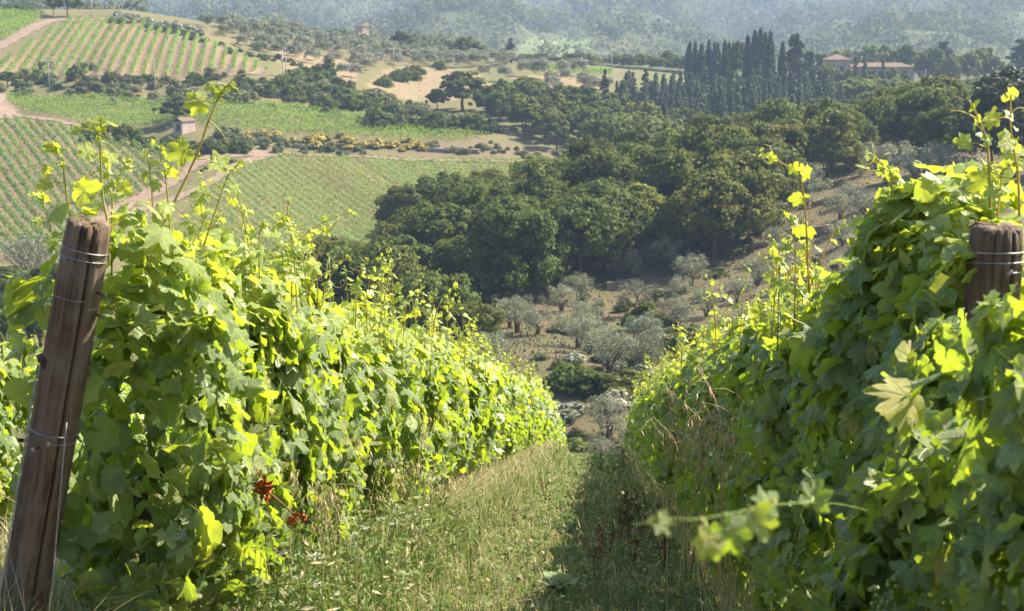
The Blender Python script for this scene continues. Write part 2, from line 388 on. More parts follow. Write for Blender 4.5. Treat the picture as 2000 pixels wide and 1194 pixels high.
vineyard(FIELD_UP, R(-8.0), 2.9, 15, .42, 1.75, .42, VINE_FAR, '{n} bright vine row of the upper striped vineyard, from its right end', 'vine rows of the upper vineyard', True, 11)
vineyard(FIELD_TOP, R(20), 1.9, 14, .42, 1.7, .45, VINE_FAR, '{n} vine row of the small top left vineyard, counted from its right end', 'vine rows of the top left vineyard', True, 12)
vineyard(FIELD_LOW, R(-27), 2.0, 19, .36, 1.7, .36, VINE_DARK, '{n} slanting vine row of the lower left vineyard, from the forked dirt road', 'vine rows of the lower left vineyard', True, 13)
vineyard(FIELD_BAND, R(62), 1.7, 15, .36, 1.55, .45, VINE_FAR, '{n} short vine row of the narrow band above the stone hut, from its right end', 'vine rows of the narrow band', True, 14)
vineyard(FIELD_MID, R(-27), 1.75, 15, .30, 1.4, .25, VINE_FAR, '{n} vine row of the wide middle vineyard, counted from its right end', 'vine rows of the middle vineyard', True, 15)
vineyard(FIELD_STRIP, R(75), 2.4, 12, .5, 1.6, .5, VINE_FAR, '{n} bright vine row on the far ridge behind the scattered olives, from the right', 'vine rows on the far ridge', True, 16)
# ================================================================== trees and shrubs
M = Mat('bark'); oc = M.coord('Object'); nb = M.noise(6, oc, 5, .65)
BARK = M.done(M.bsdf(M.ramp(nb, [(.3, (.045, .034, .025)), (.7, (.14, .11, .085))]), .9, .15, bump=nb, bstr=.6, bdist=.05))
M = Mat('pale dead wood'); nb = M.noise(4, M.coord('Object'), 4)
DEADWOOD = M.done(M.bsdf(M.ramp(nb, [(.3, (.26, .22, .19)), (.7, (.42, .37, .33))]), .9, .1))
OAK = foliage_mat('oak leaves', [(0, (.028, .047, .011)), (.55, (.063, .098, .021)), (1, (.14, .18, .038))], (.25, .28, .04), .33, .7, .12)
OAK_L = foliage_mat('lighter tree leaves', [(0, (.055, .085, .02)), (.55, (.11, .145, .03)), (1, (.22, .235, .05))], (.33, .36, .06), .36, .7, .12)
OLIVE = foliage_mat('olive leaves', [(0, (.12, .135, .08)), (.5, (.20, .215, .135)), (1, (.36, .37, .26))], (.24, .26, .13), .25, .5, .35)
EVERG = foliage_mat('dark evergreen leaves', [(0, (.02, .032, .014)), (.6, (.034, .052, .02)), (1, (.065, .085, .03))], (.09, .12, .03), .2, .55, .3)
CONIF = foliage_mat('blue green needles', [(0, (.06, .092, .05)), (.6, (.10, .145, .08)), (1, (.17, .21, .12))], (.18, .23, .10), .25)
SCRUB = foliage_mat('scrub leaves', [(0, (.05, .078, .025)), (.5, (.105, .13, .045)), (1, (.23, .21, .10))], (.22, .25, .08), .28)
BROOM = foliage_mat('broom in yellow flower', [(0, (.05, .075, .025)), (.6, (.085, .11, .04)), (1, (.13, .14, .06))], (.18, .21, .06), .25, tint=(.70, .53, .08))
CYPR = foliage_mat('cypress leaves', [(0, (.032, .05, .028)), (.6, (.055, .078, .04)), (1, (.10, .125, .06))], (.12, .15, .05), .22)
HILLWOOD = foliage_mat('hill forest leaves', [(0, (.06, .08, .045)), (.5, (.11, .13, .068)), (1, (.18, .185, .10))], (.17, .21, .07), .25, 1.0, 0.0)
CARD = (np.array([(-.5, 0, 0), (.5, 0, 0), (.38, 1, .05), (-.38, 1, .05)]) - (0, .5, 0), np.array([(0, 1, 2), (0, 2, 3)]))
SLIM = (np.array([(0, 0, 0), (.16, .5, .03), (0, 1, 0), (-.16, .5, .03)]), np.array([(0, 1, 2), (0, 2, 3)]))
def clumps(r, centres, rad, n, size, base=CARD, loose=.5, outc=None, flat=1.0, jag=.35):
    """leaf faces gathered in clumps: dense shells whose faces look outwards"""
    k = len(centres); i = np.repeat(np.arange(k), n); m = len(i)
    d = norm(r.normal(0, 1, (m, 3)) + (0, 0, .25)); q = r.uniform(.7, 1.05, m) + jag * (r.random(m) < .12) * r.random(m)
    pos = centres[i] + d * (rad[i] * q)[:, None] * (1, 1, flat)
    nr_ = d + r.normal(0, loose, (m, 3))
    if outc is not None: nr_ = nr_ + .5 * norm(pos - outc)
    Mx = frames(nr_, d * .6 + r.normal(0, .8, (m, 3)))
    V, F = scatter(base[0], base[1], Mx, size * r.uniform(.6, 1.35, m), pos)
    rn = np.repeat(np.clip(r.random(m) * .75 + np.repeat(r.random(k), n) * .25, 0, .999), len(base[0]))
    return V, F, rn
def limbs(r, h, top_pts, r0, fork=.4):
    g = Geo(); t = np.array([0, 0, h * fork]) + (r.normal(0, .04 * h), r.normal(0, .04 * h), 0)
    tr = bez([(0, 0, -.3), t * (.5, .5, .5) + (r.normal(0, .03 * h), 0, 0), t], 4)
    g.add(*tube(tr, np.linspace(r0, r0 * .62, len(tr)), 7))
    for p in top_pts:
        mid = (t + p) / 2 + (0, 0, -.06 * h) + r.normal(0, .04 * h, 3)
        b = bez([t - (0, 0, .05 * h), mid, p], 4); g.add(*tube(b, np.linspace(r0 * .45, r0 * .08, len(b)), 5))
    return g
def crown_centres(r, n, cz, rx, rz, shell=.62):
    d = norm(r.normal(0, 1, (n, 3))); d[:, 2] = np.where(d[:, 2] < -.55, -d[:, 2], d[:, 2])
    lob = 1 + .22 * np.sin(3 * np.arctan2(d[:, 1], d[:, 0]) + r.uniform(0, 6)) * (1 - abs(d[:, 2])) + .16 * np.sin(5 * d[:, 2] + r.uniform(0, 6))
    q = r.uniform(shell, 1.0, n) * lob
    return d * q[:, None] * (rx, rx, rz) + (0, 0, cz)
def make_broad(seed, n=90, nl=70, size=.4, mat=OAK, base=CARD, cr=(.12, .25), loose=.5, cz=5.2, rx=4.3, rz=4.6, shell=.62, h=10.0, jag=.35):
    """broad-leaved tree 10 m tall: (trunk mesh, crown mesh)"""
    r = np.random.default_rng(seed); c = crown_centres(r, n, cz, rx, rz, shell)
    rad = r.uniform(cr[0], cr[1], n) * rx
    V, F, rn = clumps(r, c, rad, nl, size, base, loose, np.array([0, 0, cz]), .8, jag)
    tops = c[r.choice(n, 9, False)]
    return limbs(r, h, tops, .27).mesh('trunk', [BARK]), mesh_np('crown', V, F, [mat], None, {'rnd': rn}, False)
def make_olive(seed, n=34, nl=150, size=.32):
    r = np.random.default_rng(seed); c = crown_centres(r, n, 4.5, 3.9, 3.7, .45)
    c = c + norm(c - (0, 0, 4)) * r.uniform(0, 1.5, (n, 1)) * np.array([1, 1, 1.1]); rad = r.uniform(.6, 1.35, n)
    V, F, rn = clumps(r, c, rad, nl, size, SLIM2, .9, None, 1.0, .9)
    g = Geo()
    for q in range(3):
        th = q * 2.1 + r.uniform(0, 1)
        p0 = np.array([.25 * math.cos(th), .25 * math.sin(th), -.3]); p1 = np.array([.75 * math.cos(th), .75 * math.sin(th), 2.2])
        t = bez([p0, p1 * .6, p1], 4); g.add(*tube(t, np.linspace(.36, .2, len(t)), 6))
        for k in range(3):
            e = c[r.integers(n)]; b = bez([p1, (p1 + e) / 2 + r.normal(0, .3, 3), e], 4); g.add(*tube(b, np.linspace(.16, .04, len(b)), 5))
    return g.mesh('trunk', [BARK]), mesh_np('crown', V, F, [OLIVE], None, {'rnd': rn}, False)
SLIM2 = (np.array([(0, 0, 0), (.26, .5, .04), (0, 1, 0), (-.26, .5, .04)]), np.array([(0, 1, 2), (0, 2, 3)]))
def make_bush(seed, mat=SCRUB, n=14, nl=60, size=.62, yellow=0.0, stems=True):
    """low shrub about 10 units tall: one crown mesh"""
    r = np.random.default_rng(seed); th = r.uniform(0, 6.28, n); q = np.sqrt(r.random(n)) * 4.4
    c = np.stack([np.cos(th) * q, np.sin(th) * q, r.uniform(1.5, 7.2, n) * (1.1 - q / 8)], 1); rad = r.uniform(1.5, 2.9, n)
    V, F, rn = clumps(r, c, rad, nl, size * 1.6, CARD, .6, np.array([0, 0, 1.0]), .95)
    tint = np.zeros(len(V))
    if yellow:
        zc = V.reshape(-1, 4, 3).mean(1); m = len(zc)
        f = (zc[:, 2] > np.quantile(zc[:, 2], .5)) & (r.random(m) < yellow * (.4 + 1.2 * (np.repeat(r.random(n), nl) > .45)))
        tint = np.repeat(f * r.uniform(.75, 1, m), 4)
    return mesh_np('bush', V, F, [mat], None, {'rnd': rn, 'tint': tint}, False)
def make_cypress(seed):
    """slim column 10 m tall"""
    r = np.random.default_rng(seed); n = 80; z = r.uniform(.4, 9.7, n); w = 1.05 * np.minimum(1, (10 - z) / 4.2) ** .7 * np.minimum(1, .55 + z / 4)
    th = r.uniform(0, 6.28, n); c = np.stack([np.cos(th) * w * .55, np.sin(th) * w * .55, z], 1)
    V, F, rn = clumps(r, c, np.maximum(.22, w * .55), 42, .34, CARD, .6, None, 1.6, .5)
    g = Geo(); g.add(*tube([(0, 0, -.3), (0, 0, 5), (0, 0, 9.3)], [.2, .13, .03], 6))
    return g.mesh('trunk', [BARK]), mesh_np('crown', V, F, [CYPR], None, {'rnd': rn}, False)
def make_conifer(seed, mat=None, spread=2.3):
    """fir-like tree 10 m tall with drooping tiers"""
    r = np.random.default_rng(seed); cs = []; zz = .9
    while zz < 9.8:
        w = spread * (1 - zz / 10.2) ** .85 * r.uniform(.8, 1.15); m = max(3, int(7 * w / spread) + 2)
        for q in range(m):
            th = r.uniform(0, 6.28)
            for f in np.arange(.25, 1.01, .25): cs.append((math.cos(th) * w * f, math.sin(th) * w * f, zz - .28 * w * f * f + .1 * f))
        zz += r.uniform(.38, .6)
    cs.append((0, 0, 9.9)); c = np.array(cs); n = len(c)
    V, F, rn = clumps(r, c, r.uniform(.16, .34, n), 13, .34, CARD, .8, None, .6, .5)
    g = Geo(); g.add(*tube([(0, 0, -.3), (0, 0, 5), (0, 0, 9.9)], [.22, .13, .02], 6))
    return g.mesh('trunk', [BARK]), mesh_np('crown', V, F, [mat or CONIF], None, {'rnd': rn}, False)
def make_cedar(seed):
    r = np.random.default_rng(seed); cs = []
    for z in np.arange(2.5, 9.8, .75):
        w = 3.6 * (1 - ((z - 3.5) / 7.2) ** 2 if z > 3.5 else .8) * r.uniform(.6, 1.1)
        for q in range(5):
            th = r.uniform(0, 6.28)
            for f in (.35, .65, 1.0): cs.append((math.cos(th) * w * f, math.sin(th) * w * f, z + r.normal(0, .12)))
    c = np.array(cs); n = len(c)
    V, F, rn = clumps(r, c, r.uniform(.45, .8, n), 26, .4, CARD, .7, None, .5, .4)
    g = Geo(); g.add(*tube([(0, 0, -.3), (.1, 0, 5), (0, 0, 9.6)], [.3, .17, .04], 6))
    return g.mesh('trunk', [BARK]), mesh_np('crown', V, F, [EVERG], None, {'rnd': rn}, False)
KIND = {
 'oak': [make_broad(100 + i, 150, 90, .27, OAK, jag=.8) for i in range(5)],
 'light': [make_broad(120 + i, 150, 90, .27, OAK_L, jag=.8) for i in range(4)],
 'holm': [make_broad(130 + i, 150, 80, .30, EVERG, cr=(.14, .24), rx=4.4, rz=4.2, cz=5.6) for i in range(2)],
 'oak_far': [make_broad(140 + i, 60, 34, .62, OAK, cz=5.6, rx=4.3, rz=4.2) for i in range(4)],
 'light_far': [make_broad(150 + i, 60, 34, .62, OAK_L, cz=5.6, rx=4.3, rz=4.2) for i in range(4)],
 'olive': [make_olive(160 + i) for i in range(5)],
 'olive_far': [make_broad(170 + i, 34, 40, .85, OLIVE, SLIM2, (.2, .34), .8, 5.6, 4.2, 3.9, .5, jag=.4) for i in range(4)],
 'cypress': [make_cypress(180 + i) for i in range(3)],
 'conifer': [make_conifer(190 + i) for i in range(4)],
 'pine': [make_conifer(196, EVERG, 3.3)],
 'cedar': [make_cedar(200 + i) for i in range(2)],
}
BUSH = [make_bush(220 + i) for i in range(4)]; BUSH_D = [make_bush(225 + i, OAK) for i in range(3)]
BUSH_Y = [make_bush(230 + i, BROOM, yellow=.95) for i in range(4)]; BUSH_O = [make_bush(236 + i, OLIVE) for i in range(2)]
NAMES = {'oak': 'oak_tree', 'light': 'leafy_tree', 'holm': 'evergreen_oak', 'oak_far': 'oak_tree', 'light_far': 'leafy_tree', 'olive': 'olive_tree',
         'olive_far': 'olive_tree', 'cypress': 'cypress_tree', 'conifer': 'fir_tree', 'pine': 'pine_tree', 'cedar': 'cedar_tree'}
trg = np.random.default_rng(99)
def tree(kind, loc, h, label, group=None, w=1.0, parts=True):
    """a tree of height h standing at loc"""
    tm, cm = KIND[kind][trg.integers(len(KIND[kind]))]; s = h / 10.0
    nm = NAMES[kind]; rz = trg.uniform(0, 6.28); sc = (s * w, s * w, s)
    if not parts: return link(nm, cm, None, loc, rz, sc, label, 'tree', group)
    o = link(nm, None, None, loc, rz, sc, label, 'tree', group); link('trunk', tm, o); link('crown', cm, o); return o
def top_h(u, Y, vtop): return float(tanv(vtop) * Y - ground(u, Y)[2])
def tree_px(kind, u, Y, vtop, label, group=None, wpx=None, parts=True):
    g = ground(u, Y); h = max(1.5, top_h(u, Y, vtop)); w = 1.0
    if wpx: w = (wpx * Y / FPX) / (h * {'cypress': .24, 'conifer': .46, 'pine': .62, 'cedar': .7}.get(kind, .86))
    return tree(kind, g, h / .98, label, group, w, parts)
def bush(meshes, loc, h, w, label, group=None, name='shrub', cat='shrub'):
    return link(name, meshes[trg.integers(len(meshes))], None, (loc[0], loc[1], loc[2] - .06 * h), trg.uniform(0, 6.28), (w / 10, w / 10, h / 9.0), label, cat, group)
def poisson(poly, sp, tries=6000, r=trg):
    Q = np.array(poly); lo, hi = Q.min(0), Q.max(0); pts = np.empty((0, 2))
    for p in r.uniform(lo, hi, (tries, 2)):
        if inside(poly, np.array([p[0]]), np.array([p[1]]))[0] and (len(pts) == 0 or ((pts - p) ** 2).sum(1).min() > sp * sp): pts = np.vstack([pts, p])
    return pts
def plan_uy(uy): return [(float(av(u, 350)) * Y, Y) for u, Y in uy]
def px_of(p):
    d = np.asarray(p); q = d[1] * CP - d[2] * SP; return CU + d[0] / q * FPX, CV - (d[1] * SP + d[2] * CP) / q * FPX

# --- the dark wood on the slope across the valley
WOOD = plan_uy([(660,196),(800,188),(1000,184),(1110,190),(1250,198),(1400,203),(1475,208),(1490,226),(1570,240),(1700,248),(1880,252),
                (1880,270),(1600,270),(1300,264),(1000,256),(800,248),(690,234),(620,214)])
for p in poisson(WOOD, 6.6, 5000):
    z = float(T(p[0], p[1])); u, v = px_of((p[0], p[1], z)); front = p[1] < 205
    k = 'oak' if trg.random() < (.75 if u < 1250 else .35) else 'light'
    h = trg.uniform(7.2, 12.2) * (.70 if u < 780 else 1)
    where = 'left edge' if u < 850 else 'dense middle' if u < 1200 else 'crest' if u < 1500 else 'thin right end'
    tree(k, (p[0], p[1], z), h, ('dark' if k == 'oak' else 'paler') + f' round-crowned tree in the {where} of the valley wood', f'trees of the valley wood, {where}', trg.uniform(.85, 1.2))
HERO = [('oak', 1010, 183, 412, 'large dark oak with a bright top at the front edge of the wood', 190),
        ('oak', 905, 181, 475, 'dark oak hanging over the front of the wood beside the largest oak', 130),
        ('light', 1400, 199, 335, 'tall paler tree standing right of the wood above the olive terraces', 165),
        ('light', 1445, 205, 300, 'broad sunlit tree behind the tall tree at the right of the wood', 170),
        ('light', 1620, 236, 225, 'sunlit tree alone behind the olive terraces', 125),
        ('light', 850, 158, 535, 'pale green tree in front of the wood above the left vine row', 150),
        ('light', 925, 150, 590, 'small pale tree low down in front of the wood', 110),
        ('oak', 740, 172, 468, 'dark oak rising just over the left vine row', 150),
        ('oak', 640, 178, 455, 'dark tree half hidden behind the tops of the left vines', 150),
        ('oak', 1840, 225, 215, 'dark leafy tree between the wood and the big evergreen', 110)]
for k, u, Y, vt, lb, w in HERO: tree_px(k, u, Y, vt, lb, None, w)
tree_px('holm', 1985, 205, 148, 'huge dark evergreen oak at the right edge of the photo', None, 220)
tree_px('holm', 1935, 214, 235, 'dark evergreen oak beside the huge one above the right vines', None, 110)
for u, Y, vt, w, lb in [(30,178,560,110,'oak in the valley just left of the leaning post'),(85,190,520,90,'oak behind the leaves beside the leaning post'),
                        (-20,160,600,110,'lowest oak at the left edge of the photo'),(60,165,600,110,'low oak above the far left vines'),(150,185,540,110,None),(-10,200,520,110,'upper oak at the left edge of the valley'),
                        (240,190,545,110,None),(330,190,545,110,None),(420,186,530,110,None),(520,184,505,120,None)]:
    tree_px('oak', u, Y, vt, lb or 'valley oak hidden behind the near left vine row', None if lb else 'valley oaks behind the left row', w)
tree_px('olive', 40, 215, 450, 'grey half-bare tree at the left edge of the valley', None, 95)
tree_px('olive', 95, 222, 462, 'grey tree behind the leaves above the leaning post', None, 70)

# --- olive trees on the near terraces: u, v of the foot, height in photo pixels
OL = [(1190,728,95,'olive with a dark split trunk standing clear in the middle of the grove'),(1262,690,80,'olive right behind the lone split-trunk olive'),
      (1130,680,85,'shaded olive on the terrace edge under the wood'),(1128,590,62,'small silvery olive under the large oak'),
      (1010,650,80,'olive close to the left vine row tops'),(955,720,80,'lowest left olive of the grove'),(1050,655,60,'grey olive beside the pale terrace'),
      (1245,615,75,'olive by the small dry stone wall'),(1225,545,62,'olive against the dark wood trunks'),(1300,530,75,'tall silvery olive at the foot of the tall tree'),
      (1350,560,70,'dark olive below the tall pale tree'),(1320,640,70,'olive at the right of the grove'),(1380,620,62,'olive just above the right vine tops'),
      (1190,812,95,'olive in the valley bottom between the two rows'),(1180,862,70,'grey olive deep between the row ends'),(1232,838,60,'small olive by the end of the right row'),
      (1500,420,65,'olive at the left end of the upper terrace'),(1540,380,70,'pair-leaning olive on the upper terrace'),(1570,395,85,'broad olive in front of the sunlit tree'),
      (1510,470,55,'dark olive on the terrace bank'),(1640,430,60,'shaded olive in the middle of the right terrace'),(1690,430,65,'shaded olive near the right vines'),
      (1730,360,85,'sunlit-topped olive in the right hand olive clump'),(1790,375,100,'tallest olive of the right hand clump'),(1850,370,95,'rightmost olive of the clump by the big evergreen'),
      (1680,345,60,'small olive behind the right hand clump'),(1480,560,60,'olive low on the right terrace'),(1540,585,60,'olive peeping over the right vines'),(1440,590,55,'small dark olive near the right vines')]
OLXY = []
for u, v, hp, lb in OL:
    p = hit(u, v, 90 if v > 780 else 110, 300)[0]
    if v > 780: p = ground(u, 108 + (870 - v) * .12, v)
    OLXY.append((p[0], p[1])); tree('olive', p, hp * p[1] / FPX * 1.02, lb, 'olive trees on the near terraces', 1.12)
for u, v, hp, lb in [(1265,640,60,'green bush between the grove olives'),(1340,690,70,'dark bush by the end of the right row'),(1150,770,60,'dark hedge bush at the valley bottom'),
                     (1100,760,50,'dark bush beside the end of the left row'),(1215,885,60,'green bush between the row ends'),(1230,780,50,'shaded bush below the grove')]:
    p = hit(u, min(v, 780), 100, 300)[0] if v < 800 else ground(u, 100, v); h = hp * p[1] / FPX
    bush(BUSH_D, p, h, h * 1.5, lb)
for i in range(44):
    u = trg.uniform(1090, 1300); Y = trg.uniform(88, 150); p = ground(u, Y, 780); h = trg.uniform(.9, 2.3)
    bush(BUSH_D if i % 4 else BUSH_O, p, h, h * trg.uniform(1.3, 2.2), 'dense scrub in the valley bottom between the row ends', 'scrub in the valley bottom')
for i in range(90):
    u = trg.uniform(1040, 1750); v = trg.uniform(500, 760) - (u - 1080) * .22; p = hit(u, v, 110, 260)[0]; h = trg.uniform(.5, 1.3)
    bush(BUSH_D if i % 3 else BUSH, p, h, h * trg.uniform(1.2, 2), 'low scrub on the dry olive terraces', 'low scrub on the terraces')

for p in poisson(plan_uy([(950,150),(1050,136),(1300,128),(1500,138),(1700,150),(1850,180),(1850,222),(1650,226),(1560,214),(1500,196),(1250,188),(1120,180),(1000,172)]), 7.2, 900):
    if (abs(np.array([hit_xy for hit_xy in OLXY]) - p) ** 2).sum(1).min() < 20: continue
    tree('olive', (p[0], p[1], float(T(*p))), trg.uniform(2.8, 4.2), 'silvery olive of the terraced grove between the rows and the wood', 'olives filling the terraced grove', trg.uniform(1.0, 1.35))
# --- far hillside: hedges, banks and scrub
def bushes(px, n, hr, meshes, label, group, y0, jit=4, name='shrub', cat='shrub', wr=(1.1, 1.7)):
    c = bez([(*q, 0) for q in px], 10)[:, :2]; idx = trg.integers(0, len(c), n)
    uv = c[idx] + trg.normal(0, 1, (n, 2)) * (8, jit); hp = hit(uv[:, 0], uv[:, 1], y0)
    for p in hp:
        h = trg.uniform(*hr); bush(meshes, p, h, h * trg.uniform(*wr), label, group, name, cat)
bushes([(-20,172),(150,172),(300,178),(450,185),(600,190),(680,200)], 110, (1.3, 3.2), BUSH, 'scrubby bush on the bank under the upper vineyard', 'scrub on the upper bank', 385, 16)
bushes([(0,160),(120,160),(330,160),(520,162)], 55, (1.0, 2.2), BUSH_D, 'dark bush along the top of the bank under the upper vineyard', 'dark bushes along the upper bank', 390, 5)
bushes([(520,180),(620,175),(680,200),(760,222),(860,250),(950,270)], 70, (2.5, 5.0), BUSH_D, 'dense dark bush of the thicket above the band of vines', 'dark thicket above the band', 370, 10, 'thicket_bush')
bushes([(560,170),(650,185),(720,205),(800,225),(900,250)], 45, (2.5, 4.5), BUSH, 'bush of the thicket below the dry meadow', 'thicket below the dry meadow', 370, 8, 'thicket_bush')
bushes([(150,190),(250,192),(480,206),(600,212),(420,200)], 16, (.8, 1.6), BUSH_Y, 'yellow broom at the upper edge of the band of vines', 'broom above the band', 385, 4, 'broom_bush')
bushes([(170,262),(250,272),(330,288),(400,295),(480,290)], 46, (1.5, 3.0), BUSH_D, 'dark bush on the bank by the stone hut', 'bushes around the hut bank', 325, 6, 'bank_bush')
bushes([(430,268),(480,275),(560,284),(640,290),(720,292)], 50, (1.0, 2.3), BUSH, 'green bush on the bank between the two middle vineyards', 'bushes on the middle bank', 325, 7, 'bank_bush')
bushes([(480,266),(560,275),(640,278),(720,282),(790,287),(835,294)], 66, (.9, 1.9), BUSH_Y, 'yellow flowering broom on the bank between the vineyards', 'broom on the middle bank', 325, 5, 'broom_bush')
bushes([(200,270),(300,285),(380,300)], 10, (.9, 1.6), BUSH_Y, 'yellow broom below the stone hut', 'broom by the hut', 325, 5, 'broom_bush')
bushes([(840,286),(900,296),(950,288),(1010,302),(1090,308)], 42, (.5, 1.5), BUSH, 'low bush on the bare bank right of the broom', 'low bushes on the bare bank', 325, 5)
bushes([(400,330),(430,322),(470,316)], 8, (.6, 1.4), BUSH, 'small bush in the fork of the dirt road', 'bushes in the road fork', 280, 4)
bushes([(740,165),(780,155),(830,145),(860,132)], 22, (2.0, 3.4), BUSH_D, 'bush of the hedge crossing the dry meadow', 'hedge across the dry meadow', 420, 4, 'hedge_bush')
bushes([(290,62),(380,75),(450,105),(540,118),(610,138)], 40, (.8, 1.8), BUSH_D, 'low dark hedge bush along the top of the striped vineyard', 'hedge above the striped vineyard', 430, 3, 'hedge_bush')
bushes([(0,22),(40,22),(75,26)], 14, (1.8, 3.0), BUSH_D, 'dark bush behind the top left vineyard', 'bushes behind the top left vineyard', 470, 2)
bushes([(230,40),(280,48),(330,58),(400,70)], 26, (1.8, 3.4), BUSH_O, 'grey green shrub along the ridge above the striped vineyard', 'ridge shrubs', 470, 3)
tree_px('oak_far', 345, 362, 190, 'round dark tree growing behind the stone hut', None, 66)
for u, Y, vt, w, lb in [(20,402,138,45,'small tree at the left end of the upper bank'),(155,404,130,35,'slim tree on the bank below the striped vineyard'),(224,404,140,24,'thin tree on the bank right of the slim tree'),
                        (480,402,152,46,'dark tree on the bank at the end of the striped vineyard'),(645,432,118,32,'small dark tree at the corner of the dry meadow')]:
    tree_px('light_far' if 'slim' in lb or 'thin' in lb else 'oak_far', u, Y, vt, lb, None, w)
tree_px('oak_far', 118, 516, -12, 'dark tree on the skyline ridge left of the tall pole', None, 30)
tree_px('oak_far', 145, 512, -16, 'broad dark tree by the top of the dirt road', None, 44)
# oaks at the foot of the dry meadow
for u, Y, vt, w, lb in [(905,412,145,110,'wide oak standing clear at the foot of the dry meadow'),(855,414,178,40,'small oak left of the wide oak below the dry meadow'),
                        (985,408,168,90,'oak right of the wide oak below the dry meadow')]:
    tree_px('oak_far', u, Y, vt, lb, None, w)
r_ = plan_uy([(930,402),(1010,380),(1060,360),(1200,350),(1300,350),(1330,392),(1240,405),(1150,412),(1090,428),(1000,420)])
for p in poisson(r_, 6.0, 2500):
    tree('oak_far' if trg.random() < .6 else 'light_far', (p[0], p[1], float(T(*p))), trg.uniform(6.5, 9.5), 'rounded tree of the mixed grove below the far olive meadow', 'trees of the mixed grove', trg.uniform(1.0, 1.25))
# olives on the far hill
OG = plan_uy([(400,512),(470,482),(560,455),(640,442),(700,446),(745,505),(850,522),(960,522),(1010,560),(900,576),(760,582),(640,578),(560,568),(470,540)])
def visible(p, h):
    q = np.array([p[0], p[1], p[2] + h]); t = np.linspace(.15, .985, 160); return bool((q[2] * t - T(q[0] * t, q[1] * t) > -.2).all())
for p in poisson(OG, 5.4, 4500):
    u, v = px_of((p[0], p[1], float(T(*p))))
    if (u > 740 and v > 133) or not visible((p[0], p[1], float(T(*p))), 4.5): continue
    if 540 < u < 690 and v > 112 and trg.random() < .6: continue
    wh = 'left part' if u < 560 else 'middle' if u < 760 else 'right part'
    tree('olive_far', (p[0], p[1], float(T(*p))), trg.uniform(3.6, 5.2), f'grey green olive in the {wh} of the hillside olive grove', f'hillside olive grove, {wh}', trg.uniform(1.0, 1.3), False)
for u, v, hp in [(945,152,26),(985,160,34),(1025,150,32),(1055,158,44),(1075,165,26),(1100,150,30),(1105,162,28),(1130,150,36),(1080,182,36),(1150,180,34),(1165,185,32),(1140,172,30),(1185,178,30)]:
    p = hit(u, v, 440, 640)[0]; tree('olive_far', p, hp * p[1] / FPX, 'scattered olive on the dry meadow below the far ridge', 'scattered olives on the dry meadow', 1.15, False)
for u, Y, vt, w, lb in [(785,575,62,48,'dark round tree on the ridge right of the tower'),(915,572,75,62,'broad dark tree on the ridge above the dry meadow'),(660,575,55,40,'dark tree on the ridge left of the tower')]:
    tree_px('oak_far', u, Y, vt, lb, None, w)
tree_px('pine', 997, 560, 76, 'dark pine standing alone on the ridge', None, 36)
for i in range(26):
    u = 1010 + i * 14 + trg.uniform(-5, 5)
    tree_px('light_far' if i % 3 else 'oak_far', u, trg.uniform(585, 600), trg.uniform(102, 122), 'hedgerow tree on the ridge behind the bright vine rows', 'ridge hedgerow trees', trg.uniform(34, 52), False)
# cypresses and firs before the villa
for i, (u, Y, vt, w) in enumerate([(1343,520,84,15),(1354,524,83,12),(1366,520,88,14),(1380,522,80,13),(1392,518,84,13),(1398,523,86,12),(1411,520,81,14),(1419,522,85,13),
                       (1455,500,72,16),(1468,497,62,17),(1480,497,57,19),(1489,500,66,15),(1499,498,64,17),(1523,500,84,16)]):
    tree_px('cypress', u, Y, vt, 'slim dark cypress of the dense row on the ridge' if i < 8 else 'tall dark cypress of the highest clump on the ridge' if i < 13 else 'single dark cypress right of the highest clump',
            'ridge cypresses, left row' if i < 8 else 'ridge cypresses, high clump' if i < 13 else None, w * 1.3)
tree_px('oak_far', 1434, 505, 88, 'dark rounded tree between the two cypress clumps', None, 34)
for u, Y, vt, w, lb in [(1548,508,66,52,'cedar with flat tiers right of the cypresses'),(1180,436,138,34,'dark fir at the left end of the fir stand'),(1575,520,100,40,'dark tree beside the tiered cedar')]:
    tree_px('cedar' if 'cedar' in lb else 'pine' if 'fir' in lb else 'oak_far', u, Y, vt, lb, None, w)
tree_px('cypress', 1203, 425, 160, 'thin cypress in front of the fir stand', None, 12)
FIRS = plan_uy([(1205,405),(1600,400),(1640,440),(1600,480),(1420,492),(1215,470)])
for p in poisson(FIRS, 5.0, 2500):
    tree('conifer', (p[0], p[1], float(T(*p))), trg.uniform(8.5, 12.0), 'blue green fir in the stand below the cypresses', 'firs of the stand below the cypresses', trg.uniform(.85, 1.15), False)
for i, (u, Y, vt, w) in enumerate([(1665,505,112,26),(1682,508,108,24),(1718,500,118,26)]):
    tree_px('conifer', u, Y, vt, f'{ORD[i]} dark fir from the left in front of the villa wall', 'firs before the villa', w)
VILLA_T = plan_uy([(1600,470),(1640,445),(1880,430),(1960,455),(1950,500),(1830,500),(1780,488),(1640,490)])
for p in poisson(VILLA_T, 6.0, 1600):
    tree('light_far', (p[0], p[1], float(T(*p))), trg.uniform(5.5, 9.0), 'pale green tree in the thicket below the villa', 'trees below the villa', trg.uniform(1.1, 1.4), False)
for p in poisson(plan_uy([(1330,300),(1700,290),(1890,300),(1900,400),(1600,390),(1330,340)]), 8.0, 900):
    tree('oak_far', (p[0], p[1], float(T(*p))), trg.uniform(6, 9), 'tree in the hollow between the wood and the villa', 'trees in the hollow', 1.2, False)
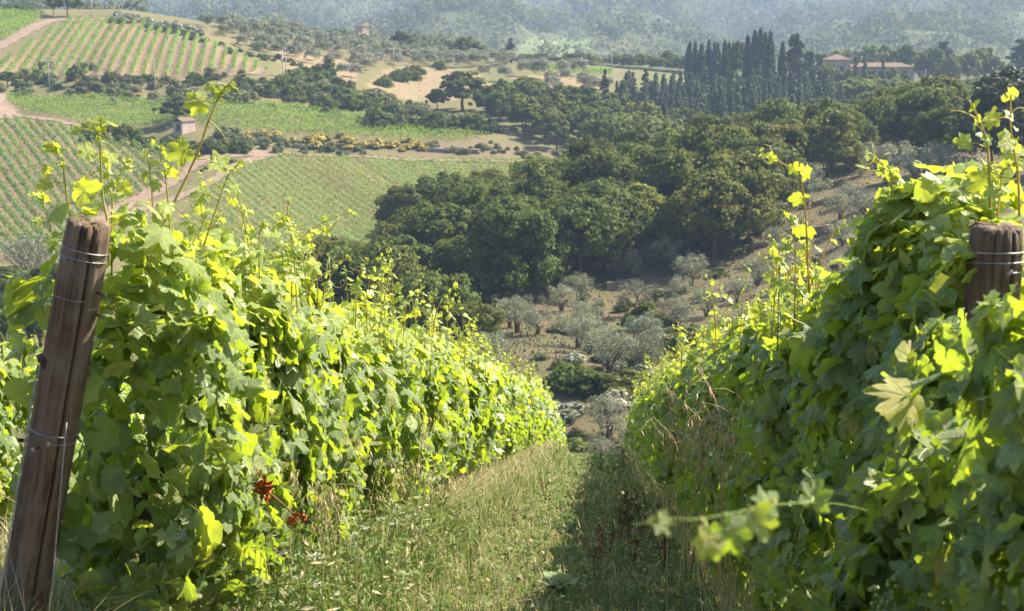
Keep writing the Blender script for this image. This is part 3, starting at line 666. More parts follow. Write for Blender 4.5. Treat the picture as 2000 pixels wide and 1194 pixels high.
for u, Y, vt, w, k, lb in [(1600,585,100,36,'oak_far','tree at the left corner of the villa'),(1735,595,98,46,'light_far','rounded tree rising behind the villa roof'),(1762,590,92,34,'oak_far','dark tree behind the right end of the villa'),
                        (1812,560,88,56,'oak_far','large dark tree right of the villa'),(1835,575,80,40,'cedar','tiered cedar behind the parked white van'),(1850,555,112,40,'light_far','pale rounded tree by the parked white van'),(1795,575,106,34,'oak_far','dark tree touching the villa porch'),
                        (1880,570,100,60,'oak_far','flat-topped tree right of the parked van'),(1905,580,95,50,'light_far','pale tree right of the flat-topped tree'),(1985,552,76,58,'cedar','tall tiered cedar at the right edge of the ridge'),(1935,575,112,40,'oak_far','low tree left of the tall right cedar')]:
    tree_px(k, u, Y, vt, lb, None, w)
for u, Y, vt in [(1690,640,90),(1720,650,92),(1660,645,98),(1780,640,96),(1630,640,100)]:
    tree_px('light_far', u, Y, vt, 'hazy tree behind the villa', 'hazy trees behind the villa', 40, False)
# bare dead tree
g = Geo(); rr = np.random.default_rng(5)
def twig(p, d, L, rad, lev):
    q = p + d * L; m = (p + q) / 2 + rr.normal(0, .08 * L, 3); g.add(*tube(bez([p, m, q], 3), np.linspace(rad, rad * .5, 7), 5))
    if lev:
        for k in range(3): twig(q if k else m, norm(d + rr.normal(0, .5, 3) + (0, 0, .15)), L * .66, rad * .55, lev - 1)
twig(np.array([0, 0, -.2]), np.array([.05, 0, 1.0]), 3.6, .3, 3)
pd = ground(1826, 470); link('bare_tree', g.mesh('bare_tree', [DEADWOOD]), None, pd, 0, 1.0, 'bare dead white tree below the parked van', 'tree')

# --- the forest on the far hills: uncountable, one mass
fr = np.random.default_rng(3); n = 8600
Yf = np.sqrt(fr.uniform(620 ** 2, 2650 ** 2, n)); Xf = fr.uniform(-.40, .40, n) * Yf
ok = np.ones(n, bool)
for f in MEADOW + PALE_V: ok &= ~inside(f, Xf, Yf)
ok &= ~((Yf < 1000) & (Xf / Yf > -.02))
Xf, Yf = Xf[ok], Yf[ok]; n = len(Xf); Zf = T(Xf, Yf); hf = fr.uniform(11, 20, n) * np.clip(Yf / 1300, .6, 1.6)
ts = np.linspace(.3, .985, 36); Zt = Zf + hf; see = np.ones(n, bool)
for t in ts: see &= (Zt * t - T(Xf * t, Yf * t)) > -2.0
Xf, Yf, Zf, hf = Xf[see], Yf[see], Zf[see], hf[see]; n = len(Xf); nl = 46
i = np.repeat(np.arange(n), nl); m = len(i); d = norm(fr.normal(0, 1, (m, 3)) + (0, 0, .45)); d[:, 2] = np.maximum(d[:, 2], -.3)
rad = hf * .62
lob = 1 + .25 * np.sin(4 * np.arctan2(d[:, 1], d[:, 0]) + (i % 17)) + fr.normal(0, .1, m)
pos = np.stack([Xf, Yf, Zf + hf * .5], 1)[i] + d * (rad[i] * lob)[:, None] * (1, 1, .85)
Mx = frames(d + fr.normal(0, .16, (m, 3)), fr.normal(0, 1, (m, 3)))
V, F = scatter(CARD[0], CARD[1], Mx, fr.uniform(1.2, 2.1, m) * (hf[i] / 12) ** .7, pos)
rn = np.repeat(np.clip(fr.random(m) * .25 + fr.random(n)[i] * .6 + .1, 0, .999), 4)
link('hill_forest', mesh_np('hill_forest', V, F, [HILLWOOD], None, {'rnd': rn}, False), kind='stuff', label='hazy forest covering the far hills')
# ================================================================== buildings, poles, walls, car
def wall_mat(name, a, b, sc=2.0):
    M = Mat(name); oc = M.coord('Object'); v = M.n('ShaderNodeTexVoronoi', {'Scale': sc, 'Vector': oc}); n = M.noise(.7, oc, 4)
    f = M.math('ADD', M.math('MULTIPLY', v.outputs['Color'], .55), M.math('MULTIPLY', n, .5))
    return M.done(M.bsdf(M.ramp(f, [(.2, a), (.8, b)]), .95, .1, bump=v.outputs[0], bstr=.5, bdist=.08))
STONE = wall_mat('rough stone wall', (.17, .13, .10), (.33, .255, .20))
PLASTER = wall_mat('pinkish old plaster', (.28, .20, .155), (.42, .31, .245), .9)
PALE = wall_mat('pale plaster', (.36, .285, .245), (.46, .37, .32), .6)
M = Mat('terracotta tiles'); oc = M.coord('Object'); w = M.n('ShaderNodeTexWave', {'Scale': 1.6, 'Vector': oc, 'Distortion': .6}); n = M.noise(1.2, oc, 4)
TILE = M.done(M.bsdf(M.ramp(n, [(.3, (.13, .095, .075)), (.7, (.23, .165, .13))]), .9, .1, bump=w.outputs[1], bstr=.6, bdist=.08))
M = Mat('window dark'); GLASSD = M.done(M.bsdf((.03, .03, .035), .25, .5))
M = Mat('weathered timber pole'); POLE = M.done(M.bsdf(M.ramp(M.noise(2, M.coord('Object')), [(.3, (.30, .27, .25)), (.7, (.46, .43, .40))]), .85, .15))
M = Mat('white car paint'); CARW = M.done(M.bsdf((.78, .78, .78), .25, .5, Coat_Weight=.5))
M = Mat('tyre rubber'); TYRE = M.done(M.bsdf((.02, .02, .02), .9, .2))
def gable(cx, cy, z0, z1, sx, sy, ov=.35, th=.22, hip=0.0):
    """pitched roof slab, ridge along x, as one closed solid"""
    hx, hy = sx / 2 + ov, sy / 2 + ov; r = max(.01, hx - hip * hy if hip else hx)
    lo = np.array([(-hx, -hy, z0), (hx, -hy, z0), (hx, hy, z0), (-hx, hy, z0), (-r, 0, z1), (r, 0, z1)]); up = lo + (0, 0, th)
    f = [(0, 1, 5), (0, 5, 4), (2, 3, 4), (2, 4, 5), (1, 2, 5), (3, 0, 4)]
    g = Geo(); g.add(up + (cx, cy, 0), np.array(f)); g.add(lo + (cx, cy, 0), np.array([t[::-1] for t in f]))
    for a, b in ((0, 1), (1, 2), (2, 3), (3, 0)): g.add(np.array([lo[a], lo[b], up[b], up[a]]) + (cx, cy, 0), np.array([(0, 1, 2, 3)]))
    return g
def part_box(name, par, mat, *a, bevel=None):
    g = Geo(); g.add(*box(*a)); return link(name, g.mesh(name, [mat], False), par)
def window(par, x, y, z, w, h, face):
    """recessed dark opening with a sill and a frame on a wall that faces 'face' (-y or +x)"""
    if face == '-y':
        f = part_box('window', par, GLASSD, x, y - .015, z, w, .06, h); part_box('sill', f, PALE, x, y - .08, z - h / 2 - .06, w + .3, .22, .12)
        part_box('frame', f, PALE, x, y - .06, z + h / 2 + .08, w + .24, .12, .14)
    else:
        f = part_box('window', par, GLASSD, x + .015, y, z, .06, w, h); part_box('sill', f, PALE, x + .08, y, z - h / 2 - .06, .22, w + .3, .12)
        part_box('frame', f, PALE, x + .06, y, z + h / 2 + .08, .12, w + .24, .14)
def wallbox(par, mat, cx, cy, sx, sy, h, z0=-1.5, name='wall'): return part_box(name, par, mat, cx, cy, (h + z0) / 2, sx, sy, h - z0)
def gables(par, mat, cx, cy, sx, sy, z0, z1):
    for s_ in (-1, 1):
        x0 = cx + s_ * (sx / 2 - .12); v = np.array([(x0 + d, cy + y, z) for d in (-.11, .11) for y, z in ((-sy / 2, z0), (sy / 2, z0), (0, z1))])
        g = Geo(); g.add(v, np.array([(0, 1, 2), (3, 5, 4), (0, 3, 4), (0, 4, 1), (1, 4, 5), (1, 5, 2), (2, 5, 3), (2, 3, 0)])); link('gable', g.mesh('gable', [mat], False), par)
# stone hut (the gable looks left, the long wall right)
pb = hit(360, 258, 330)[0]
hut = link('stone_hut', None, None, pb + (0, 0, .1), R(54), 1.0, 'small stone hut with a tiled roof in front of a dark tree', 'hut')
wallbox(hut, PALE, 0, 0, 3.9, 2.9, 2.3); link('roof', gable(0, 0, 2.22, 3.0, 3.9, 2.9, .2, .14).mesh('roof', [TILE], False), hut); gables(hut, PALE, 0, 0, 3.8, 2.9, 2.3, 2.98)
part_box('door', hut, GLASSD, -1.965, -.2, .95, .06, 1.0, 1.5); part_box('lintel', hut, TILE, -1.99, -.2, 1.75, .12, 1.4, .14)
# tower and the house beside it
pt = ground(712, 735); sc_ = 735 / FPX
ht = float(tanv(50) * 735 - pt[2])
tw = link('tower_house', None, None, pt, R(47), 1.0, 'square pink tower rising above the hillside olives', 'tower')
wallbox(tw, PLASTER, 0, 0, 4.3, 4.3, ht - .5); link('roof', gable(0, 0, ht - .45, ht + .55, 4.3, 4.3, .3, .15, .9).mesh('roof', [TILE], False), tw)
for z in (ht * .5, ht * .78): window(tw, 2.15, .2, z, .8, 1.1, '+x'); window(tw, -.4, -2.15, z, .8, 1.1, '-y')
pt = ground(727, 722); hh = float(tanv(80) * 722 - pt[2])
lh = link('farmhouse', None, None, pt, R(-20), 1.0, 'low pink house at the foot of the tower', 'house')
wallbox(lh, PALE, 0, 0, 5.5, 4, hh - .9); link('roof', gable(0, 0, hh - .85, hh, 5.5, 4).mesh('roof', [TILE], False), lh); gables(lh, PALE, 0, 0, 5.4, 4, hh - .9, hh - .02)
window(lh, 0, -2, hh * .55, .9, 1.2, '-y'); window(lh, 2.75, 0, hh * .55, .9, 1.2, '+x')
# two houses up in the forest, one at the top of the hill
for u, v, wpx, hp, rz, lb in [(415,26,30,17,-24,'pale pink farmhouse with a row of windows high in the forest'),(457,27,19,15,-30,'smaller pale house beside the pink farmhouse in the forest'),
                             (975,12,18,20,-30,'pink house between cypresses at the top edge of the photo')]:
    g0 = hit(u, v, 700, 3200)[0]; Y = g0[1]; wd = wpx * Y / FPX; H = hp * Y / FPX
    o = link('farmhouse', None, None, g0, R(rz), 1.0, lb, 'house'); d = wd * .62
    wallbox(o, PALE, 0, 0, wd, d, H - 1.4); link('roof', gable(0, 0, H - 1.3, H, wd, d, .5, .25, .6).mesh('roof', [TILE], False), o)
    for k in range(int(wd // 2.8)):
        for z in (H - 2.8, H - 5.6): window(o, -wd / 2 + 1.5 + k * 2.5, -d / 2, z, .9, 1.4, '-y')
    window(o, wd / 2, 0, H - 3, .9, 1.4, '+x')
YH = Y - 12
for u in (962, 982, 987): tree_px('cypress', u, YH, trg.uniform(-12, 0), 'hazy cypress beside the house at the top edge', 'cypresses at the top edge house', 14)
# the villa on the ridge
Yv = 560; k = Yv / FPX
def villa_block(o, cx, cy, sx, sy, h, roof=1.6, mat=STONE):
    wallbox(o, mat, cx, cy, sx, sy, h, -2); rf = link('roof', gable(cx, cy, h - .05, h + roof, sx, sy, .5, .25, .75).mesh('roof', [TILE], False), o); return rf
pv_ = ground(1712, Yv); vil = link('villa', None, None, pv_, R(-7), 1.0, 'long old stone villa with tiled roofs half hidden by trees', 'villa')
hm = float(tanv(124) * Yv - pv_[2]); rf = villa_block(vil, 0, 0, 116 * k, 9.5, hm - 1.3, 1.3)
hl = float(tanv(108) * Yv - pv_[2]); villa_block(vil, -82 * k, 1.0, 48 * k, 10.5, hl - 1.7, 1.7, PLASTER)
ch = part_box('chimney', rf, PLASTER, -55 * k, -1.2, hl - .6, 1.3, 1.3, 3.4)
for q in range(7):
    for z in (hm * .3, hm * .66): window(vil, -46 * k + q * 15 * k, -4.75, z, 1.1, 1.7, '-y')
for q in range(2):
    for z in (hl * .3, hl * .62): window(vil, -92 * k + q * 18 * k, -4.25, z, 1.1, 1.7, '-y')
for z in (hm * .3, hm * .66): window(vil, 58 * k, 0, z, 1.1, 1.7, '+x')
for q_, (u_, vt_, kk_, w_) in enumerate([(1612,128,'light_far',34),(1634,140,'oak_far',34),(1655,136,'light_far',30),(1697,138,'oak_far',34),(1738,134,'light_far',38),(1758,146,'oak_far',30),(1672,150,'light_far',34),(1715,152,'light_far',30)]):
    tree_px(kk_, u_, 538, vt_, f'{ordinal(q_)} garden tree standing close before the villa front', 'garden trees before the villa', w_)
po = ground(1785, Yv - 4); hp_ = float(tanv(141) * Yv - po[2])
por = link('villa_porch', None, None, po, R(-7), 1.0, 'open porch with pink pillars at the right end of the villa', 'porch')
for sx_ in (-1.6, 1.6):
    for sy_ in (-1.6, 1.6): part_box('pillar', por, PALE, sx_, sy_, hp_ / 2 - .6, .6, .6, hp_ + .8)
link('roof', gable(0, 0, hp_ - .2, hp_ + .6, 3.6, 3.6, .5, .2).mesh('roof', [TILE], False), por)
# low roofs at the right
pr = ground(1965, 540); hr = float(tanv(146) * 540 - pr[2])
rb = link('farm_building', None, None, pr, R(12), 1.0, 'low farm building with a long tiled roof at the right edge', 'building')
wallbox(rb, PALE, 0, 0, 17, 7, hr - 1.5); link('roof', gable(0, 0, hr - 1.45, hr, 17, 7, .6, .25).mesh('roof', [TILE], False), rb); gables(rb, PALE, 0, 0, 16.8, 7, hr - 1.5, hr - .05)
for q in range(4): window(rb, -6 + q * 4, -3.5, hr * .45, 1.2, 1.4, '-y')
# terrace wall and parked car below the villa trees
def stonewall(c0, c1, h, th, name, label, seed, size=.42):
    rr = np.random.default_rng(seed); c0, c1 = np.asarray(c0), np.asarray(c1); L = np.linalg.norm((c1 - c0)[:2]); d = (c1 - c0) / L; nn = np.array([-d[1], d[0], 0]); g = Geo('rnd')
    nz = max(2, int(h / (size * .6)))
    for j in range(nz):
        t = -rr.random() * size
        while t < L:
            w = size * rr.uniform(.6, 1.5); p = c0 + d * (t + w / 2); z = float(T(p[0], p[1])) - .1 + (j + .5) * h / nz + rr.normal(0, .03)
            bv, bf = box(0, 0, 0, w * .96, th * rr.uniform(.85, 1.15), h / nz * rr.uniform(.85, 1.0)); bv = bv + rr.normal(0, .05 * size, bv.shape)
            g.add(np.stack([p[0] + bv[:, 0] * d[0] + bv[:, 1] * nn[0], p[1] + bv[:, 0] * d[1] + bv[:, 1] * nn[1], z + bv[:, 2]], 1), bf, rnd=rr.random()); t += w
    b = (c0 + c1) / 2; b[2] = float(T(b[0], b[1])); m = g.mesh(name, [STONE], False)
    m.transform(Matrix.Translation(-Vector(b))); o = link(name, None, None, b, 0, None, label, 'wall'); s = link('stones', m, o); s['kind'] = 'stuff'; return o
stonewall(hit(1185, 566, 120, 260)[0], hit(1235, 558, 120, 260)[0], 1.0, .6, 'dry_stone_wall', 'small dry stone wall under the wood behind the grove olives', 1)
stonewall(hit(1530, 462, 120, 280)[0], hit(1620, 455, 120, 280)[0], 1.1, .6, 'dry_stone_wall', 'dry stone terrace wall on the right hand slope', 2)
stonewall(hit(1590, 405, 120, 280)[0], hit(1700, 372, 120, 280)[0], .9, .6, 'dry_stone_wall', 'upper terrace wall below the right hand olive clump', 6)
stonewall(hit(835, 296, 325)[0], hit(935, 300, 325)[0], .9, .7, 'dry_stone_wall', 'low grey stone wall right of the yellow broom', 3, .6)
stonewall(hit(575, 288, 325)[0], hit(625, 291, 325)[0], .9, .7, 'dry_stone_wall', 'short rubble wall at the left end of the broom bank', 4, .6)
stonewall(ground(1825, 545), ground(1930, 545), 1.7, .7, 'terrace_wall', 'long shaded terrace wall below the parked white car', 5, .9)
pc = ground(1873, 552); car = link('parked_car', None, None, (pc[0], pc[1], float(tanv(172.5) * 552)), R(14), 1.0, 'white car parked under the trees right of the villa', 'car')
part_box('body', car, CARW, 0, 0, .72, 3.9, 1.65, .62); g = Geo()
cb = np.array([(-1.5, -.74, 1.03), (1.05, -.74, 1.03), (1.05, .74, 1.03), (-1.5, .74, 1.03), (-1.2, -.62, 1.52), (.45, -.62, 1.52), (.45, .62, 1.52), (-1.2, .62, 1.52)])
g.add(cb, np.array([(0, 1, 5, 4), (1, 2, 6, 5), (2, 3, 7, 6), (3, 0, 4, 7), (4, 5, 6, 7)])); link('cabin', g.mesh('cabin', [CARW], False), car)
part_box('side_window', car, GLASSD, -.3, -.70, 1.27, 1.5, .06, .3); part_box('side_window', car, GLASSD, -.3, .70, 1.27, 1.5, .06, .3)
for x in (-1.25, 1.25):
    for y in (-.8, .8):
        g = Geo(); g.add(*tube([(x, y - .1, .34), (x, y + .1, .34)], [.34, .34], 14)); wh = link('wheel', g.mesh('wheel', [TYRE]), car)
        g = Geo(); g.add(*tube([(x, y - .115, .34), (x, y + .115, .34)], [.19, .19], 10)); link('rim', g.mesh('rim', [POLE]), wh)
for y in (-.6, .6): part_box('headlight', car, PALE, 1.955, y, .8, .04, .3, .16)
# poles carrying wires
def pole(u, Y, vtop, label, arm=1.4, vbase=None):
    p = ground(u, Y); h = float(tanv(vtop) * Y - p[2]); o = link('utility_pole', None, None, p, R(20), 1.0, label, 'utility pole'); rad = .15 * max(1, Y / 480)
    g = Geo(); g.add(*tube([(0, 0, -.5), (0, 0, h * .5), (0, 0, h)], [rad, rad * .85, rad * .65], 8)); link('post', g.mesh('post', [POLE]), o)
    if arm:
        g = Geo(); g.add(*tube([(-arm / 2, 0, h - .3), (arm / 2, 0, h - .3)], [.08, .08], 6)); a = link('cross_arm', g.mesh('cross_arm', [POLE]), o)
        for s_ in (-1, 0, 1):
            g = Geo(); g.add(*tube([(s_ * arm * .45, 0, h - .24), (s_ * arm * .45, 0, h + .1)], [.07, .05], 6)); link('insulator', g.mesh('insulator', [PALE]), a)
pole(192, 503, -14, 'tall pole on the skyline above the striped vineyard'); pole(103, 402, 117, 'pale pole on the bank below the left of the striped vineyard')
pole(308, 405, 117, 'pole on the bank below the middle of the striped vineyard'); pole(556, 428, 99, 'left pole of the close pair beside the dry grass', 0)
pole(562, 425, 93, 'right pole of the close pair beside the dry grass'); pole(771, 490, 88, 'pole standing in the dry meadow below the tower')
pole(993, 470, 115, 'pole at the right side of the dry meadow'); pole(1193, 545, 97, 'tall pale pole with a wide cross arm on the ridge', 2.4)
pole(1187, 424, 199, 'short pale pole in front of the fir stand', 0); pole(1654, 500, 164, 'pale pole in front of the villa', 0); pole(1801, 545, 134, 'thin pole right of the villa porch', 0)
# ================================================================== the near vines
M = Mat('vine leaf')
oi = M.n('ShaderNodeObjectInfo'); geo = M.n('ShaderNodeNewGeometry')
yo = M.math('ADD', M.attr('young').outputs['Fac'], M.n('ShaderNodeSeparateColor', {0: oi.outputs['Color']}).outputs[0], True)
r = M.math('FRACT', M.math('ADD', M.attr('rnd').outputs['Fac'], oi.outputs['Random']))
c = M.ramp(r, [(0, (.14, .21, .075)), (.35, (.195, .275, .11)), (.7, (.265, .34, .155)), (.92, (.33, .40, .15)), (1, (.46, .40, .09))])
c = M.mix(M.math('MULTIPLY', yo, .8), c, (.38, .47, .09))
blot = M.noise(26, M.coord('Object'), 4, .6); big = M.noise(3.2, M.coord('Object'), 3)
bk = M.math('MULTIPLY_ADD', big, 1.1); bk.inputs[2].default_value = .45
c = M.mix(1.0, c, M.n('ShaderNodeCombineColor', {0: bk, 1: bk, 2: bk}).outputs[0], 'MULTIPLY')
c = M.mix(M.ramp(blot, [(.66, (0, 0, 0)), (.76, (.55, .55, .55))]), c, (.34, .37, .17))
vein = M.math('POWER', M.attr('vein').outputs['Fac'], 5.0)
under = geo.outputs['Backfacing']
c = M.mix(M.math('MULTIPLY', under, .45), c, (.36, .42, .25))
c = M.mix(M.math('MULTIPLY', vein, .8), c, (.42, .47, .20))
spot = M.noise(11, M.n('ShaderNodeVectorMath', {0: M.coord('Object'), 1: oi.outputs['Location']}, operation='ADD').outputs[0], 3, .6)
edge = M.ramp(spot, [(.70, (0, 0, 0)), (.75, (1, 1, 1))])
c = M.mix(M.math('MULTIPLY', edge, M.math('GREATER_THAN', r, .72)), c, (.28, .16, .04))
tcol = M.mix(yo, M.mix(r, (.33, .48, .02), (.48, .59, .025)), (.62, .68, .045))
tcol = M.mix(M.math('MULTIPLY', vein, .75), tcol, (.30, .36, .06))
tcol = M.mix(.7, tcol, M.n('ShaderNodeCombineColor', {0: bk, 1: bk, 2: bk}).outputs[0], 'MULTIPLY')
tr = M.n('ShaderNodeBsdfTranslucent', {'Color': tcol})
b = M.bsdf(c, .38, .5, bump=M.math('ADD', M.math('MULTIPLY', vein, -.6), blot), bstr=.6, bdist=.01)
LEAF = M.done(M.n('ShaderNodeMixShader', {0: .47, 1: b.outputs[0], 2: tr.outputs[0]}))
M = Mat('green shoot'); oc = M.coord('Object'); n = M.noise(9, oc)
SHOOT = M.done(M.bsdf(M.ramp(n, [(.35, (.17, .25, .04)), (.7, (.30, .34, .08))]), .45, .4, Subsurface_Weight=.15))
M = Mat('vine trunk bark'); oc = M.coord('Object'); mp = M.n('ShaderNodeMapping', {'Vector': oc, 'Scale': (30, 30, 5)}); n = M.noise(1.4, mp.outputs[0], 5, .7)
VBARK = M.done(M.bsdf(M.ramp(n, [(.35, (.035, .024, .017)), (.7, (.15, .11, .08))]), .9, .15, bump=n, bstr=.9, bdist=.015))
M = Mat('weathered chestnut post'); oc = M.coord('Object'); mp = M.n('ShaderNodeMapping', {'Vector': oc, 'Scale': (26, 26, 1.6)}); n = M.noise(1.3, mp.outputs[0], 6, .68); n4 = M.noise(5, oc, 4, .6)
mp2 = M.n('ShaderNodeMapping', {'Vector': oc, 'Scale': (70, 70, 3.0)}); n5 = M.noise(1.5, mp2.outputs[0], 4, .6)
cc = M.ramp(n, [(.3, (.045, .030, .020)), (.5, (.13, .088, .058)), (.72, (.27, .19, .13))])
cc = M.mix(M.ramp(n4, [(.42, (0, 0, 0)), (.62, (.65, .65, .65))]), cc, (.21, .175, .14))
cc = M.mix(M.ramp(n5, [(.60, (0, 0, 0)), (.68, (.85, .85, .85))]), cc, (.03, .02, .014))
cc = M.mix(M.attr('dark').outputs['Fac'], cc, (.018, .012, .008))
POST = M.done(M.bsdf(cc, .85, .2, bump=M.math('ADD', n, M.math('MULTIPLY', n5, .6)), bstr=.85, bdist=.012))
M = Mat('galvanised wire'); WIRE = M.done(M.bsdf(M.ramp(M.noise(40, M.coord('Object')), [(.35, (.20, .19, .185)), (.7, (.38, .37, .36))]), .5, .4, Metallic=.4))
M = Mat('rusty nail'); RUST = M.done(M.bsdf((.10, .045, .025), .6, .4, Metallic=.4))
M = Mat('dead red leaf'); n = M.noise(14, M.coord('Object'))
RED = M.done(M.bsdf(M.ramp(n, [(.3, (.20, .04, .015)), (.6, (.45, .11, .02)), (.8, (.30, .13, .05))]), .7, .2))
M = Mat('dead cane'); CANE = M.done(M.bsdf(M.ramp(M.noise(20, M.coord('Object')), [(.3, (.10, .045, .03)), (.7, (.24, .12, .08))]), .7, .2))
M = Mat('green grape'); GRAPE = M.done(M.bsdf((.17, .25, .06), .35, .5, Subsurface_Weight=.2))

OUT = [(0, 1.0), (5, .93), (9, .87), (14, .90), (20, .72), (27, .57), (33, .70), (38, .72), (45, .84), (52, .95), (58, .83), (64, .84), (72, .69), (81, .58), (89, .68), (96, .68), (105, .76), (113, .80), (121, .66), (131, .66), (142, .55), (154, .53), (166, .38), (176, .10)]
RING = [(0, .5, 1), (27, .33, 0), (52, .48, 1), (81, .32, 0), (113, .4, 1), (160, .2, 0)]
def leaf_shape(seed, lod=0):
    r = np.random.default_rng(seed); fold = r.uniform(-.15, .6); cup = r.uniform(-.4, .4); droop = r.uniform(0, .65); curl = r.uniform(-.5, .5); ph = r.uniform(0, 6.28)
    dep = r.uniform(.75, 1.15)
    def zf(x, y):
        q = np.hypot(x, y); return -fold * abs(x) * .8 - cup * x * x - droop * np.maximum(y, 0) ** 2 * .6 + curl * x * y * .6 + .11 * q * np.sin(5 * np.arctan2(x, y) + ph)
    outl = OUT if lod == 0 else [OUT[i] for i in ((0, 4, 8, 12, 16, 20, 22) if lod == 1 else (0, 4, 8, 16, 22))]
    o = [(-a, q) for a, q in outl[:0:-1]] + list(outl)
    pts = []; ve = []
    for a, q in o:
        q2 = q * r.uniform(.95, 1.05) * (1 + (.05 if len(pts) % 2 else -.05) * (lod == 0) * (abs(a) not in (0, 52, 113) and q > .3)); q2 = 1 - (1 - q2) * (dep if q > .5 else 1); t = R(a); pts.append((math.sin(t) * q2 * .92, math.cos(t) * q2)); ve.append(.8 if abs(a) in (0, 52, 113) else 0.0)
    F = []; n = len(pts)
    if lod == 0:
        rg = [(-a, q, v) for a, q, v in RING[:0:-1]] + RING; m = len(rg)
        for a, q, v in rg: t = R(a); pts.append((math.sin(t) * q, math.cos(t) * q)); ve.append(float(v))
        pts.append((0, 0)); ve.append(1.0); cidx = n + m
        for j in range(m - 1): F.append((cidx, n + j + 1, n + j))
        j = 0
        for i in range(n - 1):
            am = (o[i][0] + o[i + 1][0]) / 2
            while j < m - 1 and abs(rg[j + 1][0] - am) < abs(rg[j][0] - am): F.append((n + j, n + j + 1, i)); j += 1
            F.append((n + j, i + 1, i))
        while j < m - 1: F.append((n + j, n + j + 1, n - 1)); j += 1
        F = [f[::-1] if False else f for f in F]
    else:
        pts.append((0, 0)); ve.append(1.0); F = [(n, i + 1, i) for i in range(n - 1)]
    Q = np.array(pts); zv = zf(Q[:, 0], Q[:, 1]); zv[:n] += r.normal(0, .03, n); V = np.column_stack([Q[:, 0], Q[:, 1], zv])
    F = np.array(F); fn = np.cross(V[F[:, 1]] - V[F[:, 0]], V[F[:, 2]] - V[F[:, 0]])[:, 2]; F[fn < 0] = F[fn < 0][:, ::-1]
    ve = np.array(ve)
    if lod == 0:
        tv, tf = tube(bez([(0, .02, 0), (0, -.3, -.05), (.05 * curl, -.62, -.22)], 2), .016, 3, False); F = np.concatenate([F, tf + len(V)]); V = np.concatenate([V, tv]); ve = np.concatenate([ve, np.ones(len(tv))])
    return V, F, ve
_pt, _pf = tube(bez([(0, .02, 0), (0, -.3, -.05), (0, -.62, -.22)], 2), .016, 3, False)
LEAVES = [leaf_shape(300 + i, 0) for i in range(10)]; LEAVES1 = [leaf_shape(320 + i, 1) for i in range(6)]; LEAVES2 = [leaf_shape(340 + i, 2) for i in range(5)]
LEAVES_B = [(V[:-len(_pt)], F[:-len(_pf)], ve[:-len(_pt)]) for V, F, ve in LEAVES]
LEAF_MESH = [mesh_np('leaf', V, F, [LEAF], None, {'vein': ve, 'rnd': np.zeros(len(V)), 'young': np.zeros(len(V))}) for V, F, ve in LEAVES]
ROWD = np.array([math.sin(PSI), math.cos(PSI), -SLOPE]); LATD = np.array([math.cos(PSI), -math.sin(PSI), 0.0])
def rowp(s, lat, h=0.0):
    """point s along the rows, lat to the side, h above the ground"""
    s = np.asarray(s, float); lat = np.asarray(lat, float); x = s * ROWD[0] + lat * LATD[0]; y = s * ROWD[1] + lat * LATD[1]
    return np.stack([x, y, near_z(x, y) + h], -1)
def leaf_field(r, s0, s1, lat, n, top, bot, hw, sc, face, belly=0.0, allround=False):
    """positions and poses of the leaves of one vine; face = +1 when the lane lies towards +lat"""
    s = r.uniform(s0 - .12, s1 + .12, n); th = r.uniform(0, 2 * math.pi, n)
    # most leaves hang on the lane side and the top
    sel = r.random(n); th = np.where(sel < .55, r.normal(0 if face > 0 else math.pi, .75, n), np.where(sel < .75, r.normal(math.pi / 2, .6, n), th))
    if allround: th = np.where(r.random(n) < .5, r.uniform(0, 2 * math.pi, n), th)
    q = np.where(r.random(n) < .72, r.uniform(.82, 1.1, n), r.uniform(.25, .85, n))
    tp = top(s) if callable(top) else top
    hc = (tp + bot) / 2; hh = (tp - bot) / 2; prof = np.cos(th); ele = np.sin(th); tap = 1 - .5 * np.clip(ele, 0, 1) ** 2 + belly * np.clip(-ele, 0, 1)
    bul = 1 + .22 * np.sin(s * 4.1 + 2 * ele) + .15 * np.sin(s * 9.3 + 1.3 + 3 * ele)
    L = lat + np.sign(prof) * abs(prof) ** .6 * hw * tap * q * bul; h = hc + np.sign(ele) * abs(ele) ** .7 * hh * q * (1 + .08 * np.sin(s * 5.7))
    pos = rowp(s, L, h)
    out = prof[:, None] * LATD + ele[:, None] * np.array([0, 0, 1.0]) * .7
    nrm = norm(out) + np.array([0, 0, .35]) + r.normal(0, .62, (n, 3)) + .18 * np.array([sdir.x, sdir.y, sdir.z])
    tip = np.array([0, 0, -1.0]) + out * .35 + r.normal(0, .75, (n, 3))
    hr = np.clip((h - bot) / np.maximum(tp - bot, .1), 0, 1)
    size = sc * np.clip(r.normal(1, .27, n), .4, 1.4) * np.where(r.random(n) < .10, 1.3, 1.0) * np.where(hr > .88, .72, 1.0)
    young = np.clip((hr - .72) * 2.4 + r.normal(0, .18, n), 0, 1) * (q > .7)
    return pos, frames(nrm, tip), size, young, s, L, h
def bake(g, shapes, r, pos, Mx, size, young):
    which = r.integers(0, len(shapes), len(pos))
    for w in range(len(shapes)):
        k = np.where(which == w)[0]
        if not len(k): continue
        bV, bF, ve = shapes[w]; V, F = scatter(bV, bF, Mx[k], size[k], pos[k]); nb = len(bV)
        g.add(V, F, 0, vein=np.tile(ve, len(k)), rnd=np.repeat(r.random(len(k)), nb), young=np.repeat(young[k], nb))
def tendril(r, p, d, L, curl=3.0):
    t = np.linspace(0, 1, 9); a = norm(np.cross(d, r.normal(0, 1, 3))); b = np.cross(norm(d), a); ang = curl * 2.2 * t ** 2
    return p + d * (L * t * (1 - .35 * t))[:, None] + (a * (np.cos(ang) - 1)[:, None] + b * np.sin(ang)[:, None]) * (L * .18)
